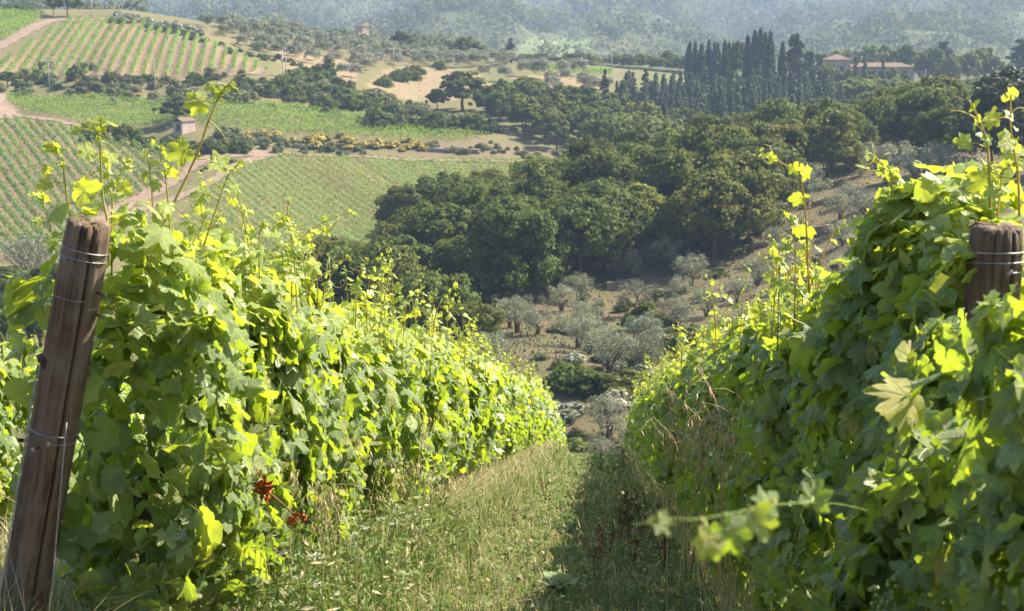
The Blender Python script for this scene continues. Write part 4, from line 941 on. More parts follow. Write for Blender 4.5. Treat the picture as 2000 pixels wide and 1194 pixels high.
def shoot_geo(r, path, rad, nleaf, lsize, tend=2, lod=0, tipcl=True):
    """a green shoot: stem, small leaves along it, tendrils, a tuft at the tip"""
    g = Geo('vein', 'rnd', 'young'); c = bez(path, 6); k = len(c)
    g.add(*tube(c, np.linspace(rad, rad * .45, k), 5), 1)
    shp = LEAVES_B if lod == 0 else LEAVES1; pos, nr_, tp, sz, yg = [], [], [], [], []
    for q in range(nleaf):
        f = .12 + .82 * (q + .5) / nleaf; i = int(f * (k - 1)); p = c[i]; side = norm(r.normal(0, 1, 3) * (1, 1, .25)) * (1 if q % 2 else -1); L = lsize * (1.12 - .85 * f)
        e = p + side * L * .7 + (0, 0, L * .3); g.add(*tube([p, (p + e) / 2 + (0, 0, L * .08), e], [.0016, .0013, .001], 3, False), 1)
        pos.append(e); nr_.append(np.array([0, 0, .7]) + side * .5 + r.normal(0, .35, 3)); tp.append(side + np.array([0, 0, -.5]) + r.normal(0, .25, 3)); sz.append(L); yg.append(min(1, .45 + .6 * f))
    if tipcl:
        for q in range(4): pos.append(c[-1] + r.normal(0, .006, 3)); nr_.append(r.normal(0, 1, 3)); tp.append(norm(c[-1] - c[-3]) + r.normal(0, .7, 3)); sz.append(lsize * r.uniform(.14, .3)); yg.append(1.0)
    if pos:
        bake(g, shp, r, np.array(pos), frames(np.array(nr_), np.array(tp)), np.array(sz), np.array(yg))
    for q in range(tend):
        i = int(k * r.uniform(.3, .95)) - 1; d = norm(r.normal(0, 1, 3) * (1, 1, .4) + (0, 0, .45)); g.add(*tube(tendril(r, c[i], d, r.uniform(.06, .14)), np.linspace(.0017, .0008, 9), 3, False), 1)
    return g
def place_leaf(par, base, pos, Mx, size, young, r, name='leaf', mesh=None):
    o = bpy.data.objects.new(name, mesh or LEAF_MESH[int(r.integers(len(LEAF_MESH)))]); COL.objects.link(o); o.parent = par
    m = Mx * size; o.matrix_local = Matrix(((*m[0], pos[0] - base[0]), (*m[1], pos[1] - base[1]), (*m[2], pos[2] - base[2]), (0, 0, 0, 1))); o.color = (float(young), 0, 0, 1); return o
def trunk_geo(r, s, lat, lean=0.0):
    g = Geo(); b = rowp(s, lat)
    c = bez([b + (0, 0, -.12), b + (r.normal(0, .03), r.normal(0, .03), .18), b + (r.normal(0, .05), r.normal(0, .05), .42), rowp(s + .05, lat + lean, .66)], 5)
    rad = np.linspace(.036, .022, len(c)) * (1 + .18 * np.sin(np.arange(len(c)) * 1.9) + .1 * r.normal(0, 1, len(c)))
    g.add(*tube(c, rad, 8)); e = c[-1]
    cd = bez([e, rowp(s + .25, lat + lean, .70), rowp(s + .75, lat, .69)], 4); g.add(*tube(cd, np.linspace(.02, .011, len(cd)), 6)); return g
def offset(g, b):
    for i in range(len(g.V)): g.V[i] = g.V[i] - b
    return g
LEAFCOUNT = 0
def vine(row, i, s0, s1, lat, face, r, n, nobj, lod, top, bot, hw, sc, label, group, nshoot, maxtop=None, shootrange=(.12, .42)):
    """one grapevine: trunk, single leaves, the mass of the rest, shoots"""
    sb = (s0 + s1) / 2; base = rowp(sb, lat)
    o = link('grapevine', None, None, base, 0, None, label, 'grapevine', group)
    link('trunk', offset(trunk_geo(r, sb - .2, lat, r.normal(0, .04)), base).mesh('trunk', [VBARK]), o)
    pos, Mx, size, young, s, L, h = leaf_field(r, s0, s1, lat, n, top, bot, hw, sc, face, .6 if face < 0 else .1, i == 0 and row == 'L')
    hole = fbm(s * 1.0, h * 1.0 + lat * 3, .42, 71, 2) + .5 * fbm(s, h, .16, 72, 1)
    k = (hole > -.42) | (r.random(len(s)) < .25); pos, Mx, size, young, s, L, h = [q[k] for q in (pos, Mx, size, young, s, L, h)]
    if maxtop is not None:
        k = maxtop(s, L, h); pos, Mx, size, young, s, L, h = [q[k] for q in (pos, Mx, size, young, s, L, h)]
    g = Geo('vein', 'rnd', 'young'); keep = np.zeros(len(pos), bool)
    if nobj:
        d = np.linalg.norm(pos, axis=1); out = (L - lat) * face; score = size / d * (1 + 1.5 * np.clip(out / hw, -1, 1) + .8 * (h > (top(s) if callable(top) else top) - .15))
        for j in np.argsort(-score)[:nobj]: place_leaf(o, base, pos[j], Mx[j], size[j], young[j], r); keep[j] = True
    rest = ~keep; shp = (LEAVES_B, LEAVES1, LEAVES2)[lod]
    if rest.any():
        shown = ((L - lat) * face > .5 * hw) & (s < (6.6 if face > 0 else 6.0))
        for sel, sh_ in ((rest & shown, shp), (rest & ~shown, LEAVES1 if lod < 2 else LEAVES2)): bake(g, sh_, r, pos[sel], Mx[sel], size[sel], young[sel])
        f = link('foliage', offset(g, base).mesh('foliage', [LEAF]), o); f['kind'] = 'stuff'; f.color = (0, 0, 0, 1)
    for q in range(nshoot):
        ss = r.uniform(s0, s1); ll = lat + r.normal(0, .12) + .08 * face; tp = float(top(np.array([ss]))[0]) if callable(top) else top; H = r.uniform(*shootrange)
        if maxtop is not None and not maxtop(np.array([ss]), np.array([ll]), np.array([tp]))[0]: continue
        p0 = rowp(ss, ll, tp - .25); dx = r.normal(0, .16, 2) * H
        path = [p0, p0 + (dx[0] * .4, dx[1] * .4, .25 + H * .35), p0 + (dx[0] * 1.2, dx[1] * 1.2, .25 + H * .8), p0 + (dx[0] * 2.1, dx[1] * 2.1, .25 + H)]
        sg = shoot_geo(r, path, .0032 + .0012 * (lod == 2), 6 if lod < 2 else 4, sc * .75, 3 if lod == 0 else 2 if lod == 1 else 1, min(lod, 1))
        so_ = link('shoot', offset(sg, base).mesh('shoot', [LEAF, SHOOT]), o); so_.color = (0, 0, 0, 1)
    return o, base
vr = np.random.default_rng(41)
def topl(s): return 1.50 + .06 * np.sin(s * 2.1) + .05 * np.sin(s * 5.3 + 1)
VINES = {}
# left row: starts just behind the leaning post
LATL, LATR, LAT3 = -1.5, .98, -3.8
SP_ = .85; s = 4.72; i = 0
while s < 56:
    lod = 0 if s < 8 else 1 if s < 22 else 2
    nobj = (300, 300, 260, 210, 170, 140, 120, 100, 90, 80, 60, 60)[i] if i < 12 else 0
    n = (1900, 1500, 1400, 1300, 1200)[i] if i < 5 else 1050 if s < 16 else 760 if s < 26 else 300
    sc = .063 if s < 9 else .067 if s < 26 else .095
    lb = (f'grapevine just behind the leaning post, {ORD[i]} of the left row' if i == 0 else f'{ORD[i]} grapevine of the left row, counted from the leaning post') if i < 12 else 'grapevine merging into the leafy wall far down the left row'
    VINES['L', i] = vine('L', i, s, s + SP_, LATL, 1, vr, n, nobj, lod, topl, .28 if i < 6 else .40, .27, sc, lb, 'grapevines of the left row' if i < 12 else 'grapevines far down the left row', 8 if s < 12 else 6 if s < 20 else 3 if s < 35 else 2, None, (.10, .30) if s < 7 else (.12, .4))
    s += SP_; i += 1
# right row: starts beside the camera, low in front of its post
def topr(s): return 1.47 + .07 * np.sin(s * 2.6 + .4) + .05 * np.sin(s * 6.1) + .12 * np.exp(-((s - 4.4) / .4) ** 2)
def clear_post(s, L, h): return ~((s < 3.98) & (h > 1.07 + .10 * np.sin(s * 9)))
s = 2.75; i = 0
while s < 40:
    lod = 0 if s < 8 else 1 if s < 22 else 2
    nobj = (300, 300, 280, 220, 180, 150, 120, 100, 90, 80)[i] if i < 10 else 0
    n = (2400, 2000, 1700, 1400, 1300)[i] if i < 5 else 1050 if s < 16 else 760 if s < 26 else 300
    sc = .056 if i == 0 else .064 if s < 9 else .067 if s < 26 else .095
    lb = (f'grapevine leaning into the near right corner, before the right post' if i == 0 else 'grapevine growing around the right post' if i == 1 else f'{ORD[i]} grapevine of the right row, counted from the near corner') if i < 10 else 'grapevine merging into the leafy wall far down the right row'
    VINES['R', i] = vine('R', i, s, s + SP_, LATR, -1, vr, n, nobj, lod, topr, .20, .27, sc, lb, 'grapevines of the right row' if i < 10 else 'grapevines far down the right row', 5 if s < 20 else 3 if s < 35 else 2, clear_post if s < 4.0 else None, (.04, .18) if s < 6 else (.1, .36))
    s += SP_; i += 1
# third row, seen left of the leaning post
s = 8.2
for i in range(9):
    VINES['T', i] = vine('T', i, s, s + SP_, LAT3, 1, vr, 800, 70 if i < 4 else 0, 1, lambda q: 1.25 + .06 * np.sin(q * 3), .28, .28, .064,
                     f'{ORD[i]} sunlit grapevine of the far left row behind the leaning post' if i < 4 else 'grapevine of the far left row hidden behind the left row', 'grapevines of the far left row' if i < 4 else 'hidden grapevines of the far left row', 5)
    s += SP_

# ---- single long shoots that rise against the hills
def hero_shoot(key, pts, rad, leaves, tends, seed, label=None, lsz=.10, mini=5):
    """pts: (u, v, Y) along the stem; leaves: (fraction, du, dv, size, young); each leaf a sub-part"""
    o, base = VINES[key]; r = np.random.default_rng(seed); c = bez([P(*q) for q in pts], 8); k = len(c)
    g = Geo('vein', 'rnd', 'young'); rr = np.linspace(rad, rad * .45, k); rr = rr * (1 + .25 * (np.arange(k) % 8 == 0)); g.add(*tube(c, rr, 6), 1)
    spots = []
    for f, du, dv, sz, yg in leaves:
        p = c[int(f * (k - 1))]; Y = p[1]; e = p + np.array([du / FPX * Y, r.normal(0, .03), -dv / FPX * Y]); d = norm(e - p)
        g.add(*tube([p, (p + e) / 2 + (0, 0, .006), e], [.0022, .0018, .0015], 4, False), 1); spots.append((e, d, sz, yg))
    for f, du, dv, curl in tends:
        p = c[int(f * (k - 1))]; d = np.array([du / FPX * p[1], .02, -dv / FPX * p[1]]); L = np.linalg.norm(d); g.add(*tube(tendril(r, p, d / L, L, curl), np.linspace(.0021, .001, 9), 4, False), 1)
    if mini:
        m = mini; fr_ = r.uniform(.55, 1, m); ps = c[(fr_ * (k - 1)).astype(int)] + r.normal(0, .006, (m, 3)); bake(g, LEAVES1, r, ps, frames(r.normal(0, 1, (m, 3)), r.normal(0, 1, (m, 3)) + (0, 0, .6)), r.uniform(.012, .03, m), np.ones(m))
    sh = link('shoot', offset(g, base).mesh('shoot', [LEAF, SHOOT]), o, label=label); sh.color = (0, 0, 0, 1)
    for e, d, sz, yg in spots:
        nrm = np.array([.3, -.75, .45]) + r.normal(0, .4, 3); place_leaf(sh, base, e, frames(nrm[None], (d + np.array([0, 0, -.35]) + r.normal(0, .2, 3))[None])[0], sz * .62, yg, r)
hero_shoot(('L', 0), [(285,500,4.95),(340,395,4.95),(385,300,4.93),(408,235,4.92),(430,185,4.9),(448,166,4.9),(455,172,4.9)], .0042,
           [(.35,-28,-5,.105,.9),(.33,40,10,.10,.95),(.62,-32,-2,.085,1),(.8,-24,-4,.05,1),(.97,14,16,.035,1),(.93,-20,6,.03,1)], [(.78,50,-70,1.2),(.5,70,60,.6),(.66,44,46,1.5),(.98,10,30,2)], 1, 'tall thin shoot rising highest above the left vines')
hero_shoot(('L', 0), [(398,480,5.2),(425,400,5.2),(445,345,5.2),(470,318,5.2)], .0035, [(.4,-30,-14,.08,.95),(.62,22,8,.06,1),(.95,6,-6,.03,1)], [(.7,46,60,1.5),(.85,20,-30,2)], 2, lsz=.08)
hero_shoot(('L', 0), [(215,455,4.86),(200,380,4.86),(196,300,4.86),(192,262,4.85),(198,240,4.85)], .0042, [(.45,-34,-14,.07,1),(.5,30,0,.07,1),(.25,-36,-6,.10,.9),(.75,-34,-10,.05,1),(.96,-10,-4,.05,1),(.99,20,-4,.045,1)], [(.97,-34,40,1),(.97,30,50,.8),(.6,34,30,2)], 3, 'upright shoot with curling tendrils over the leaning post')
hero_shoot(('L', 0), [(225,440,5.0),(214,360,5.0),(206,300,5.0)], .0032, [(.5,30,6,.06,1),(.8,-20,6,.05,1)], [(.9,24,-20,2)], 4)
hero_shoot(('L', 0), [(138,430,4.9),(126,350,4.9),(122,310,4.9),(108,285,4.9)], .0038, [(.3,-30,0,.06,1),(.6,-26,10,.045,1),(.9,-14,-6,.04,1)], [(.8,20,-20,2)], 5)
hero_shoot(('L', 0), [(105,470,4.9),(95,430,4.9),(82,395,4.9),(60,378,4.9)], .0036, [(.4,-24,8,.04,1),(.75,-10,-8,.035,1)], [], 6)
hero_shoot(('L', 2), [(590,600,6.4),(575,500,6.4),(562,430,6.4),(564,385,6.4)], .0038, [(.45,-34,-20,.09,1),(.3,36,10,.10,.9),(.7,-16,6,.05,1),(.95,6,-10,.03,1)], [(.6,50,36,1.2),(.9,26,-26,2)], 7, 'thin shoot standing over the middle of the left row')
hero_shoot(('L', 2), [(600,590,6.7),(620,500,6.7),(645,450,6.7),(660,430,6.7)], .0034, [(.4,-20,-10,.06,1),(.8,-10,10,.04,1)], [(.5,70,20,1.5),(.95,14,-24,2)], 8)
hero_shoot(('L', 4), [(740,640,8.2),(752,580,8.2),(760,530,8.2),(772,500,8.2)], .0036, [(.5,20,6,.06,1),(.8,-14,0,.05,1)], [(.9,20,-20,2),(.4,-40,-10,2)], 9)
hero_shoot(('L', 5), [(845,660,9.4),(852,610,9.4),(868,580,9.4),(895,555,9.4)], .0038, [(.4,-16,0,.06,1),(.7,14,10,.05,1)], [(.9,20,-10,2)], 10)
hero_shoot(('R', 1), [(1800,470,4.55),(1760,420,4.55),(1735,350,4.55),(1722,320,4.55),(1700,300,4.55)], .0036, [(.3,-30,10,.06,1),(.55,20,-6,.045,1),(.8,-24,10,.05,1),(.95,-14,-4,.045,1)], [(.6,-100,-8,.5),(.7,-60,-50,1.2),(.5,-60,40,1.4)], 11, 'curling shoot reaching left above the right vines')
hero_shoot(('R', 1), [(1935,420,4.2),(1932,330,4.2),(1928,280,4.2),(1915,240,4.2),(1893,196,4.2)], .0042, [(.45,-44,-12,.06,1),(.3,44,-20,.10,.9),(.6,-16,-20,.04,1),(.75,22,-10,.06,1)], [(.8,-70,-40,.5)], 12, 'thick upright shoot at the right edge above the right post')
hero_shoot(('R', 1), [(1992,450,4.15),(1988,340,4.15),(1975,260,4.15),(1974,185,4.15)], .0042, [(.3,-50,0,.10,.9),(.6,-30,-10,.07,1),(.8,-26,6,.05,1)], [(.85,30,-30,1.5)], 13)
hero_shoot(('R', 3), [(1590,640,6.0),(1580,560,6.0),(1575,505,6.0),(1572,468,6.0)], .0034, [(.4,26,-10,.08,1),(.3,-30,0,.07,1),(.8,-14,0,.035,1)], [(.7,-30,6,1.5),(.95,-10,-16,2)], 14, 'small tendrilled shoot over the middle of the right row')
hero_shoot(('R', 2), [(1660,660,4.9),(1600,645,4.9),(1540,620,4.9),(1480,588,4.9)], .0036, [(.9,-20,6,.06,1)], [(.5,6,80,1.0)], 15)
hero_shoot(('R', 5), [(1395,690,8.5),(1398,640,8.5),(1393,590,8.5),(1380,572,8.5)], .0034, [(.4,12,0,.05,1),(.8,-10,4,.04,1)], [(.9,-20,-8,1.5)], 16)
hero_shoot(('R', 0), [(1740,1010,3.0),(1640,985,2.3),(1530,985,1.8),(1440,1000,1.55),(1360,1014,1.45),(1300,1012,1.40),(1240,1026,1.38)], .0006,
           [(.25,14,10,.055,0),(.36,-10,6,.052,0),(.46,10,6,.048,0),(.56,-8,10,.042,0),(.66,4,6,.036,0),(.88,4,4,.028,0)], [(.9,-20,14,1)], 17, 'blurred shoot hanging across the lane from the right vine', mini=0)

# ---- dead cane with red leaves
o, base = VINES['L', 1]; r = np.random.default_rng(8)
c = bez([P(388, 842, 5.3), P(430, 872, 5.3), P(478, 905, 5.3), P(520, 940, 5.3), P(548, 968, 5.3)], 6); c[:, :2] += np.array([.1, -.28]); g = Geo(); g.add(*tube(c, np.linspace(.005, .003, len(c)), 6))
dc = link('dead_cane', offset(g, base).mesh('dead_cane', [CANE]), o, label='brown dead cane with shrivelled red leaves')
for f, n_, sz in [(.42, 3, .026), (.55, 4, .034), (.6, 2, .028), (.98, 6, .02)]:
    for q in range(n_):
        bV, bF, ve = LEAVES[int(r.integers(10))]; V = bV * sz * r.uniform(.6, 1.1) * (.4, 1, 1); V[:, 2] += .5 * sz * np.sin(V[:, 0] / sz * 9) + .3 * sz * np.sin(V[:, 1] / sz * 7)
        Mx = frames(r.normal(0, 1, (1, 3)), np.array([[0, 0, -1.0]]) + r.normal(0, .5, (1, 3)))[0]; p = c[int(f * (len(c) - 1))]
        g = Geo(); g.add(V @ Mx.T + p - base + r.normal(0, .012, 3), bF); link('dead_leaf', g.mesh('dead_leaf', [RED]), dc)
# ---- small green grape bunches
ico = [(0, 0, 1), (.894, 0, .447), (.276, .851, .447), (-.724, .526, .447), (-.724, -.526, .447), (.276, -.851, .447), (.724, .526, -.447), (-.276, .851, -.447), (-.894, 0, -.447), (-.276, -.851, -.447), (.724, -.526, -.447), (0, 0, -1)]
icf = [(0, 1, 2), (0, 2, 3), (0, 3, 4), (0, 4, 5), (0, 5, 1), (1, 6, 2), (2, 7, 3), (3, 8, 4), (4, 9, 5), (5, 10, 1), (6, 7, 2), (7, 8, 3), (8, 9, 4), (9, 10, 5), (10, 6, 1), (11, 7, 6), (11, 8, 7), (11, 9, 8), (11, 10, 9), (11, 6, 10)]
def bunch(key, p, seed):
    r = np.random.default_rng(seed); o, base = VINES[key]; n = 46; z = r.random(n); w = .032 * (1 - z) ** .6; th = r.uniform(0, 6.28, n)
    loc = p - base + np.stack([np.cos(th) * w, np.sin(th) * w, -z * .11], 1)
    V, F = scatter(np.array(ico), np.array(icf), np.repeat(np.eye(3)[None], n, 0), r.uniform(.005, .0075, n), loc); g = Geo(); g.add(V, F); link('grape_bunch', g.mesh('grape_bunch', [GRAPE]), o)
for key, p, sd in [(('R', 0), P(1725, 1130, 3.2), 1), (('R', 1), P(1760, 930, 3.7), 2), (('L', 0), P(330, 1010, 4.95), 3), (('L', 3), P(690, 985, 7.3), 4), (('L', 4), P(745, 960, 8.0), 5), (('R', 2), P(1560, 1050, 4.6), 6)]: bunch(key, p, sd)

# ---- posts
def make_post(name, ptop, pbot, rt, rb_, crack, label, seed):
    """weathered split post: axis from pbot to ptop, with drying cracks and a ragged top"""
    r = np.random.default_rng(seed); ptop, pbot = np.asarray(ptop), np.asarray(pbot); ax = ptop - pbot; L = np.linalg.norm(ax); ax = ax / L
    nt, nz = 88, 46; th = np.arange(nt) * 2 * math.pi / nt; zz = np.linspace(0, L, nz)
    TH, Z = np.meshgrid(th, zz); rad = rb_ + (rt - rb_) * Z / L
    und = .03 * np.sin(2 * TH + 1) + .025 * np.sin(3 * TH + Z * 1.7) + .012 * np.sin(9 * TH + Z * 3) + .01 * np.sin(17 * TH + 2 * Z) + .012 * np.sin(Z * 7 + TH)
    cr = np.zeros_like(TH); dk = np.zeros_like(TH)
    for c0, wd, dep, z0, z1, dr in crack:
        dlt = (TH - c0 - dr * np.sin(Z * 2.1) + math.pi) % (2 * math.pi) - math.pi; win = np.clip((Z - z0 * L) / .12, 0, 1) * np.clip((z1 * L - Z) / .05, 0, 1) if z1 < 1 else np.clip((Z - z0 * L) / .12, 0, 1)
        q = np.exp(-(dlt / wd) ** 4) * win; cr = np.maximum(cr, q * dep); dk = np.maximum(dk, q * min(1, dep * 3))
    rad = rad * (1 + und - cr); rad[-1] *= .93; rad[-2] *= .985
    rag = .010 * r.random(nt) + .006 * np.sin(th * 5); Zr = Z.copy(); Zr[-1] += rag
    loc = np.stack([np.cos(TH) * rad, np.sin(TH) * rad, Zr], -1).reshape(-1, 3)
    i = np.arange(nz - 1)[:, None] * nt; j = np.arange(nt)[None]; j2 = (j + 1) % nt; F = np.stack([i + j, i + j2, i + nt + j2, i + nt + j], -1).reshape(-1, 4)
    # top: rings towards the heart
    V = [loc]; base0 = (nz - 1) * nt; prev = base0; dkl = [dk.ravel()]; Fs = [F]
    for q in (.66, .33):
        rr_ = rad[-1] * q; V.append(np.stack([np.cos(th) * rr_, np.sin(th) * rr_, L + .012 * r.random(nt) + .004 - .02 * cr[-1]], -1)); dkl.append(dk[-1] * .8)
        cur = nz * nt + (0 if q == .66 else nt); jj = np.arange(nt); Fs.append(np.stack([prev + jj, prev + (jj + 1) % nt, cur + (jj + 1) % nt, cur + jj], -1)); prev = cur
    V.append(np.array([[0, 0, L + .006]])); dkl.append(np.array([.4])); cen = nz * nt + 2 * nt; V = np.concatenate(V); Fa = np.concatenate(Fs); Fa = np.concatenate([Fa[:, :3], Fa[:, [0, 2, 3]]]); jj = np.arange(nt)
    Fa = np.concatenate([Fa, np.stack([prev + jj, prev + (jj + 1) % nt, np.full(nt, cen)], -1)])
    o = link(name, None, None, pbot, 0, None, label, 'post'); zax = Vector(ax); yax = Vector((0, -1, 0)); xax = yax.cross(zax).normalized(); yax = zax.cross(xax)
    o.rotation_euler = Matrix((xax, yax, zax)).transposed().to_euler()          # local +y faces the camera side
    link('shaft', mesh_np('shaft', V, Fa, [POST], None, {'dark': np.concatenate(dkl)}), o)
    return o, L
def wire_ring(o, L, z, rad, turns, name='wire_wrap', seed=0, wr=.0021, tilt=.02, twist=True, a0=2.2):
    r = np.random.default_rng(seed); t = np.linspace(0, turns * 2 * math.pi, int(turns * 26)); g = Geo()
    g.add(*tube(np.stack([np.cos(t + a0) * rad, np.sin(t + a0) * rad, z + tilt * np.sin(t + a0 + .4) + .004 * t], -1), wr, 5))
    w = link(name, g.mesh(name, [WIRE]), o)
    if twist:
        e = np.array([math.cos(a0) * rad, math.sin(a0) * rad, z]); t = np.linspace(0, 1, 22); d = np.array([.03 * math.cos(a0), .03 * math.sin(a0), .022])
        g = Geo()
        for ph in (0, math.pi): g.add(*tube(e + d * t[:, None] + np.stack([np.cos(t * 14 + ph), np.sin(t * 14 + ph), np.cos(t * 14 + ph + 1)], -1) * .0028, .0016, 4))
        link('twisted_end', g.mesh('twisted_end', [WIRE]), w)
# local frame: +y towards the camera, so angle 90 deg faces us and smaller angles turn to our left (x axis = left)
ptop = P(174, 440, 4.62); p2 = P(52, 1150, 4.74); dirn = norm(p2 - ptop); zb = near_z(p2[0], p2[1]); pbot = ptop + dirn * ((ptop[2] - zb + .25) / -dirn[2])
lp, LP = make_post('wooden_post', ptop, pbot, .065, .076, [(R(122), .05, .24, .10, 1.0, .02), (R(78), .035, .07, .45, .95, .05), (R(62), .03, .06, .2, .8, .03), (R(100), .03, .05, .78, 1.0, .03), (R(86), .05, .12, .9, 1.0, .01), (R(150), .03, .05, .5, 1, .02), (R(40), .03, .08, .8, 1.0, 0)],
                   'thick weathered wooden post leaning at the left end of the left row', 21)
wire_ring(lp, LP, LP - .105, .0675, 1.6, tilt=.012, a0=1.1, seed=1); wire_ring(lp, LP, LP - .245, .0675, 1.0, tilt=.004, twist=False, wr=.0013, seed=2); wire_ring(lp, LP, LP - .685, .0715, 1.7, tilt=.006, a0=1.7, seed=3)
def on_post(o, L, ang, down, extra=0.0): return np.array([math.cos(ang) * (.074 + extra), math.sin(ang) * (.074 + extra), L - down])
for ang, down in ((R(160), .19), (R(165), .26), (R(72), .70)):
    p = on_post(lp, LP, ang, down, -.01); d = np.array([math.cos(ang), math.sin(ang), 0]); g = Geo(); g.add(*tube([p, p + d * .03], [.0035, .0035], 7)); nl_ = link('nail', g.mesh('nail', [RUST]), lp); g = Geo(); g.add(*tube([p + d * .03, p + d * .033], [.008, .008], 9)); link('nail_head', g.mesh('nail_head', [WIRE]), nl_)
g = Geo(); g.add(*box(0, 0, 0, .02, .05, .03)); nk = link('notch_block', g.mesh('notch_block', [VBARK], False), lp, tuple(on_post(lp, LP, R(25), .44, -.006))); nk.rotation_euler = (0, .6, R(25))
# stay wires from the post to the ground
mw = lp.matrix_basis.copy()
def wpt(ang, down, extra=.0): return np.array(lp.matrix_basis @ Vector(on_post(lp, LP, ang, down, extra)))
bpy.context.view_layer.update()
for (a0, d0, end) in ((R(14), .46, P(-30, 1330, 4.35)), (R(128), .60, P(85, 1330, 4.5))):
    p0 = np.array(lp.matrix_world @ Vector(on_post(lp, LP, a0, d0, .004))); g = Geo(); mid = (p0 + end) / 2 + (0, 0, -.006)
    e = end + norm(end - p0) * .35; zz = near_z(e[0], e[1]); b0 = np.array([e[0], e[1], zz]); g.add(*tube(bez([p0, mid, end, e], 8) - b0, .0026, 6))
    link('stay_wire', g.mesh('stay_wire', [WIRE]), None, b0, 0, None, 'stay wire slanting down ' + ('the left side' if a0 < 1 else 'the lit right side') + ' of the leaning post', 'wire')
# right post
ptr = P(1948, 450, 3.95); p2 = P(1930, 700, 3.97); dirn = norm(p2 - ptr); zb = near_z(p2[0], p2[1]); pbr = ptr + dirn * ((ptr[2] - zb + .2) / -dirn[2])
rp, RP = make_post('wooden_post', ptr, pbr, .067, .073, [(R(112), .06, .28, .1, 1.0, .02), (R(70), .04, .08, .4, 1, .03), (R(90), .03, .05, .5, 1.0, .03), (R(135), .03, .06, .5, 1, .02)],
                   'thick weathered wooden post wrapped in wire among the right vines', 22)
wire_ring(rp, RP, RP - .105, .0695, 2.6, tilt=.010, a0=1.7, seed=5, wr=.0022)
# trellis wires inside the rows
for lat, s0, s1, nm in ((LATL, 4.65, 40, 'left'), (LATR, 4.0, 36, 'right')):
    for h in (.69, 1.02, 1.33):
        ss = np.linspace(s0, s1, 30); c = rowp(ss, np.full(30, lat) + .01, h + .01 * np.sin(ss)); b0 = rowp(s0, lat); g = Geo(); g.add(*tube(c - b0, .0016, 4))
        link('trellis_wire', g.mesh('trellis_wire', [WIRE]), None, b0, 0, None, f"{'lowest' if h < .8 else 'middle' if h < 1.2 else 'top'} trellis wire running inside the {nm} row", 'wire')
# ================================================================== grass and weeds of the lane
M = Mat('grass blades'); oi = M.n('ShaderNodeObjectInfo'); rr_ = M.attr('rnd').outputs['Fac']
c = M.ramp(rr_, [(0, (.07, .13, .03)), (.3, (.12, .20, .045)), (.52, (.19, .25, .075)), (.6, (.34, .30, .14)), (.8, (.50, .42, .23)), (1, (.60, .52, .33))])
tr = M.n('ShaderNodeBsdfTranslucent', {'Color': M.mix(.25, c, (.36, .44, .08))}); b = M.bsdf(c, .6, .3)
GRASS = M.done(M.n('ShaderNodeMixShader', {0: .38, 1: b.outputs[0], 2: tr.outputs[0]}))
M = Mat('straw'); STRAW = M.done(M.bsdf(M.ramp(M.noise(9, M.coord('Object')), [(.3, (.40, .29, .15)), (.7, (.62, .50, .32))]), .7, .2))
M = Mat('white umbel'); UMB = M.done(M.bsdf((.50, .54, .42), .7, .2))
M = Mat('weed green'); WG = M.done(M.bsdf(M.ramp(M.noise(12, M.coord('Object')), [(.3, (.10, .15, .05)), (.7, (.18, .23, .09))]), .6, .3))
M = Mat('dry brown stalk'); DRYB = M.done(M.bsdf(M.ramp(M.noise(14, M.coord('Object')), [(.3, (.09, .05, .032)), (.7, (.24, .14, .085))]), .85, .15))
gr = np.random.default_rng(77)
def blades(n, s, lat, hgt, wid, rnd, bend=1.1):
    """tapered bent blades, three faces each"""
    b = rowp(s, lat, -.01); th = gr.uniform(0, 6.283, n); d = np.stack([np.cos(th), np.sin(th), np.zeros(n)], 1); ph = th + gr.uniform(1.2, 1.9, n); w = np.stack([np.cos(ph), np.sin(ph), np.zeros(n)], 1)
    be = gr.uniform(.05, bend, n)[:, None]; up = np.array([0, 0, 1.0]); H = hgt[:, None]; W_ = wid[:, None]
    m = b + up * H * .5 + d * H * be * .3; t = b + up * H * (1 - .35 * be) + d * H * be
    V = np.stack([b - w * W_, b + w * W_, m - w * W_ * .75, m + w * W_ * .75, t], 1).reshape(-1, 3)
    F = np.array([(0, 1, 3), (0, 3, 2), (2, 3, 4)])[None] + (np.arange(n) * 5)[:, None, None]
    return V, F.reshape(-1, 3), np.repeat(rnd, 5)
g = Geo('rnd')
def patch(n, s0, s1, l0, l1, h0, h1, w0, straw, power=2.0, rowlat=None):
    u = gr.random(n); s = s0 * (s1 / s0) ** u; lat = gr.uniform(l0, l1, n) if rowlat is None else rowlat + gr.normal(0, .16, n)
    if rowlat is None:
        kp = fbm(s, lat, .8, 31) + .6 * fbm(s, lat, .3, 32) > -.62 - .5 * gr.random(n); s, lat = s[kp], lat[kp]; n = len(s)
    ns = fbm(s * 1.0, lat * 1.0, 1.4, 21) + .5 * fbm(s, lat, .45, 22); isst = gr.random(n) < np.clip(straw + .22 * ns, .03, .95)
    rnd = np.where(isst, gr.uniform(.58, 1, n), gr.uniform(0, .54, n)); k = (s / 8.0) ** .75
    hg = gr.uniform(h0, h1, n) * (1 + .35 * fbm(s, lat, .9, 23)) * np.where(isst, 1.15, 1); V, F, r_ = blades(n, s, lat, np.maximum(hg, .03), w0 * k * gr.uniform(.7, 1.3, n), rnd); g.add(V, F, 0, rnd=r_)
patch(64000, 5.5, 46, -1.45, .95, .02, .07, .0036, .20)
patch(5500, 5.5, 46, -1.45, .95, .06, .16, .0026, .34)
patch(9000, 5.5, 46, 0, 0, .15, .48, .0028, .62, rowlat=LATL + .10)
patch(5000, 5.5, 40, 0, 0, .12, .36, .0028, .30, rowlat=LATL + .42)
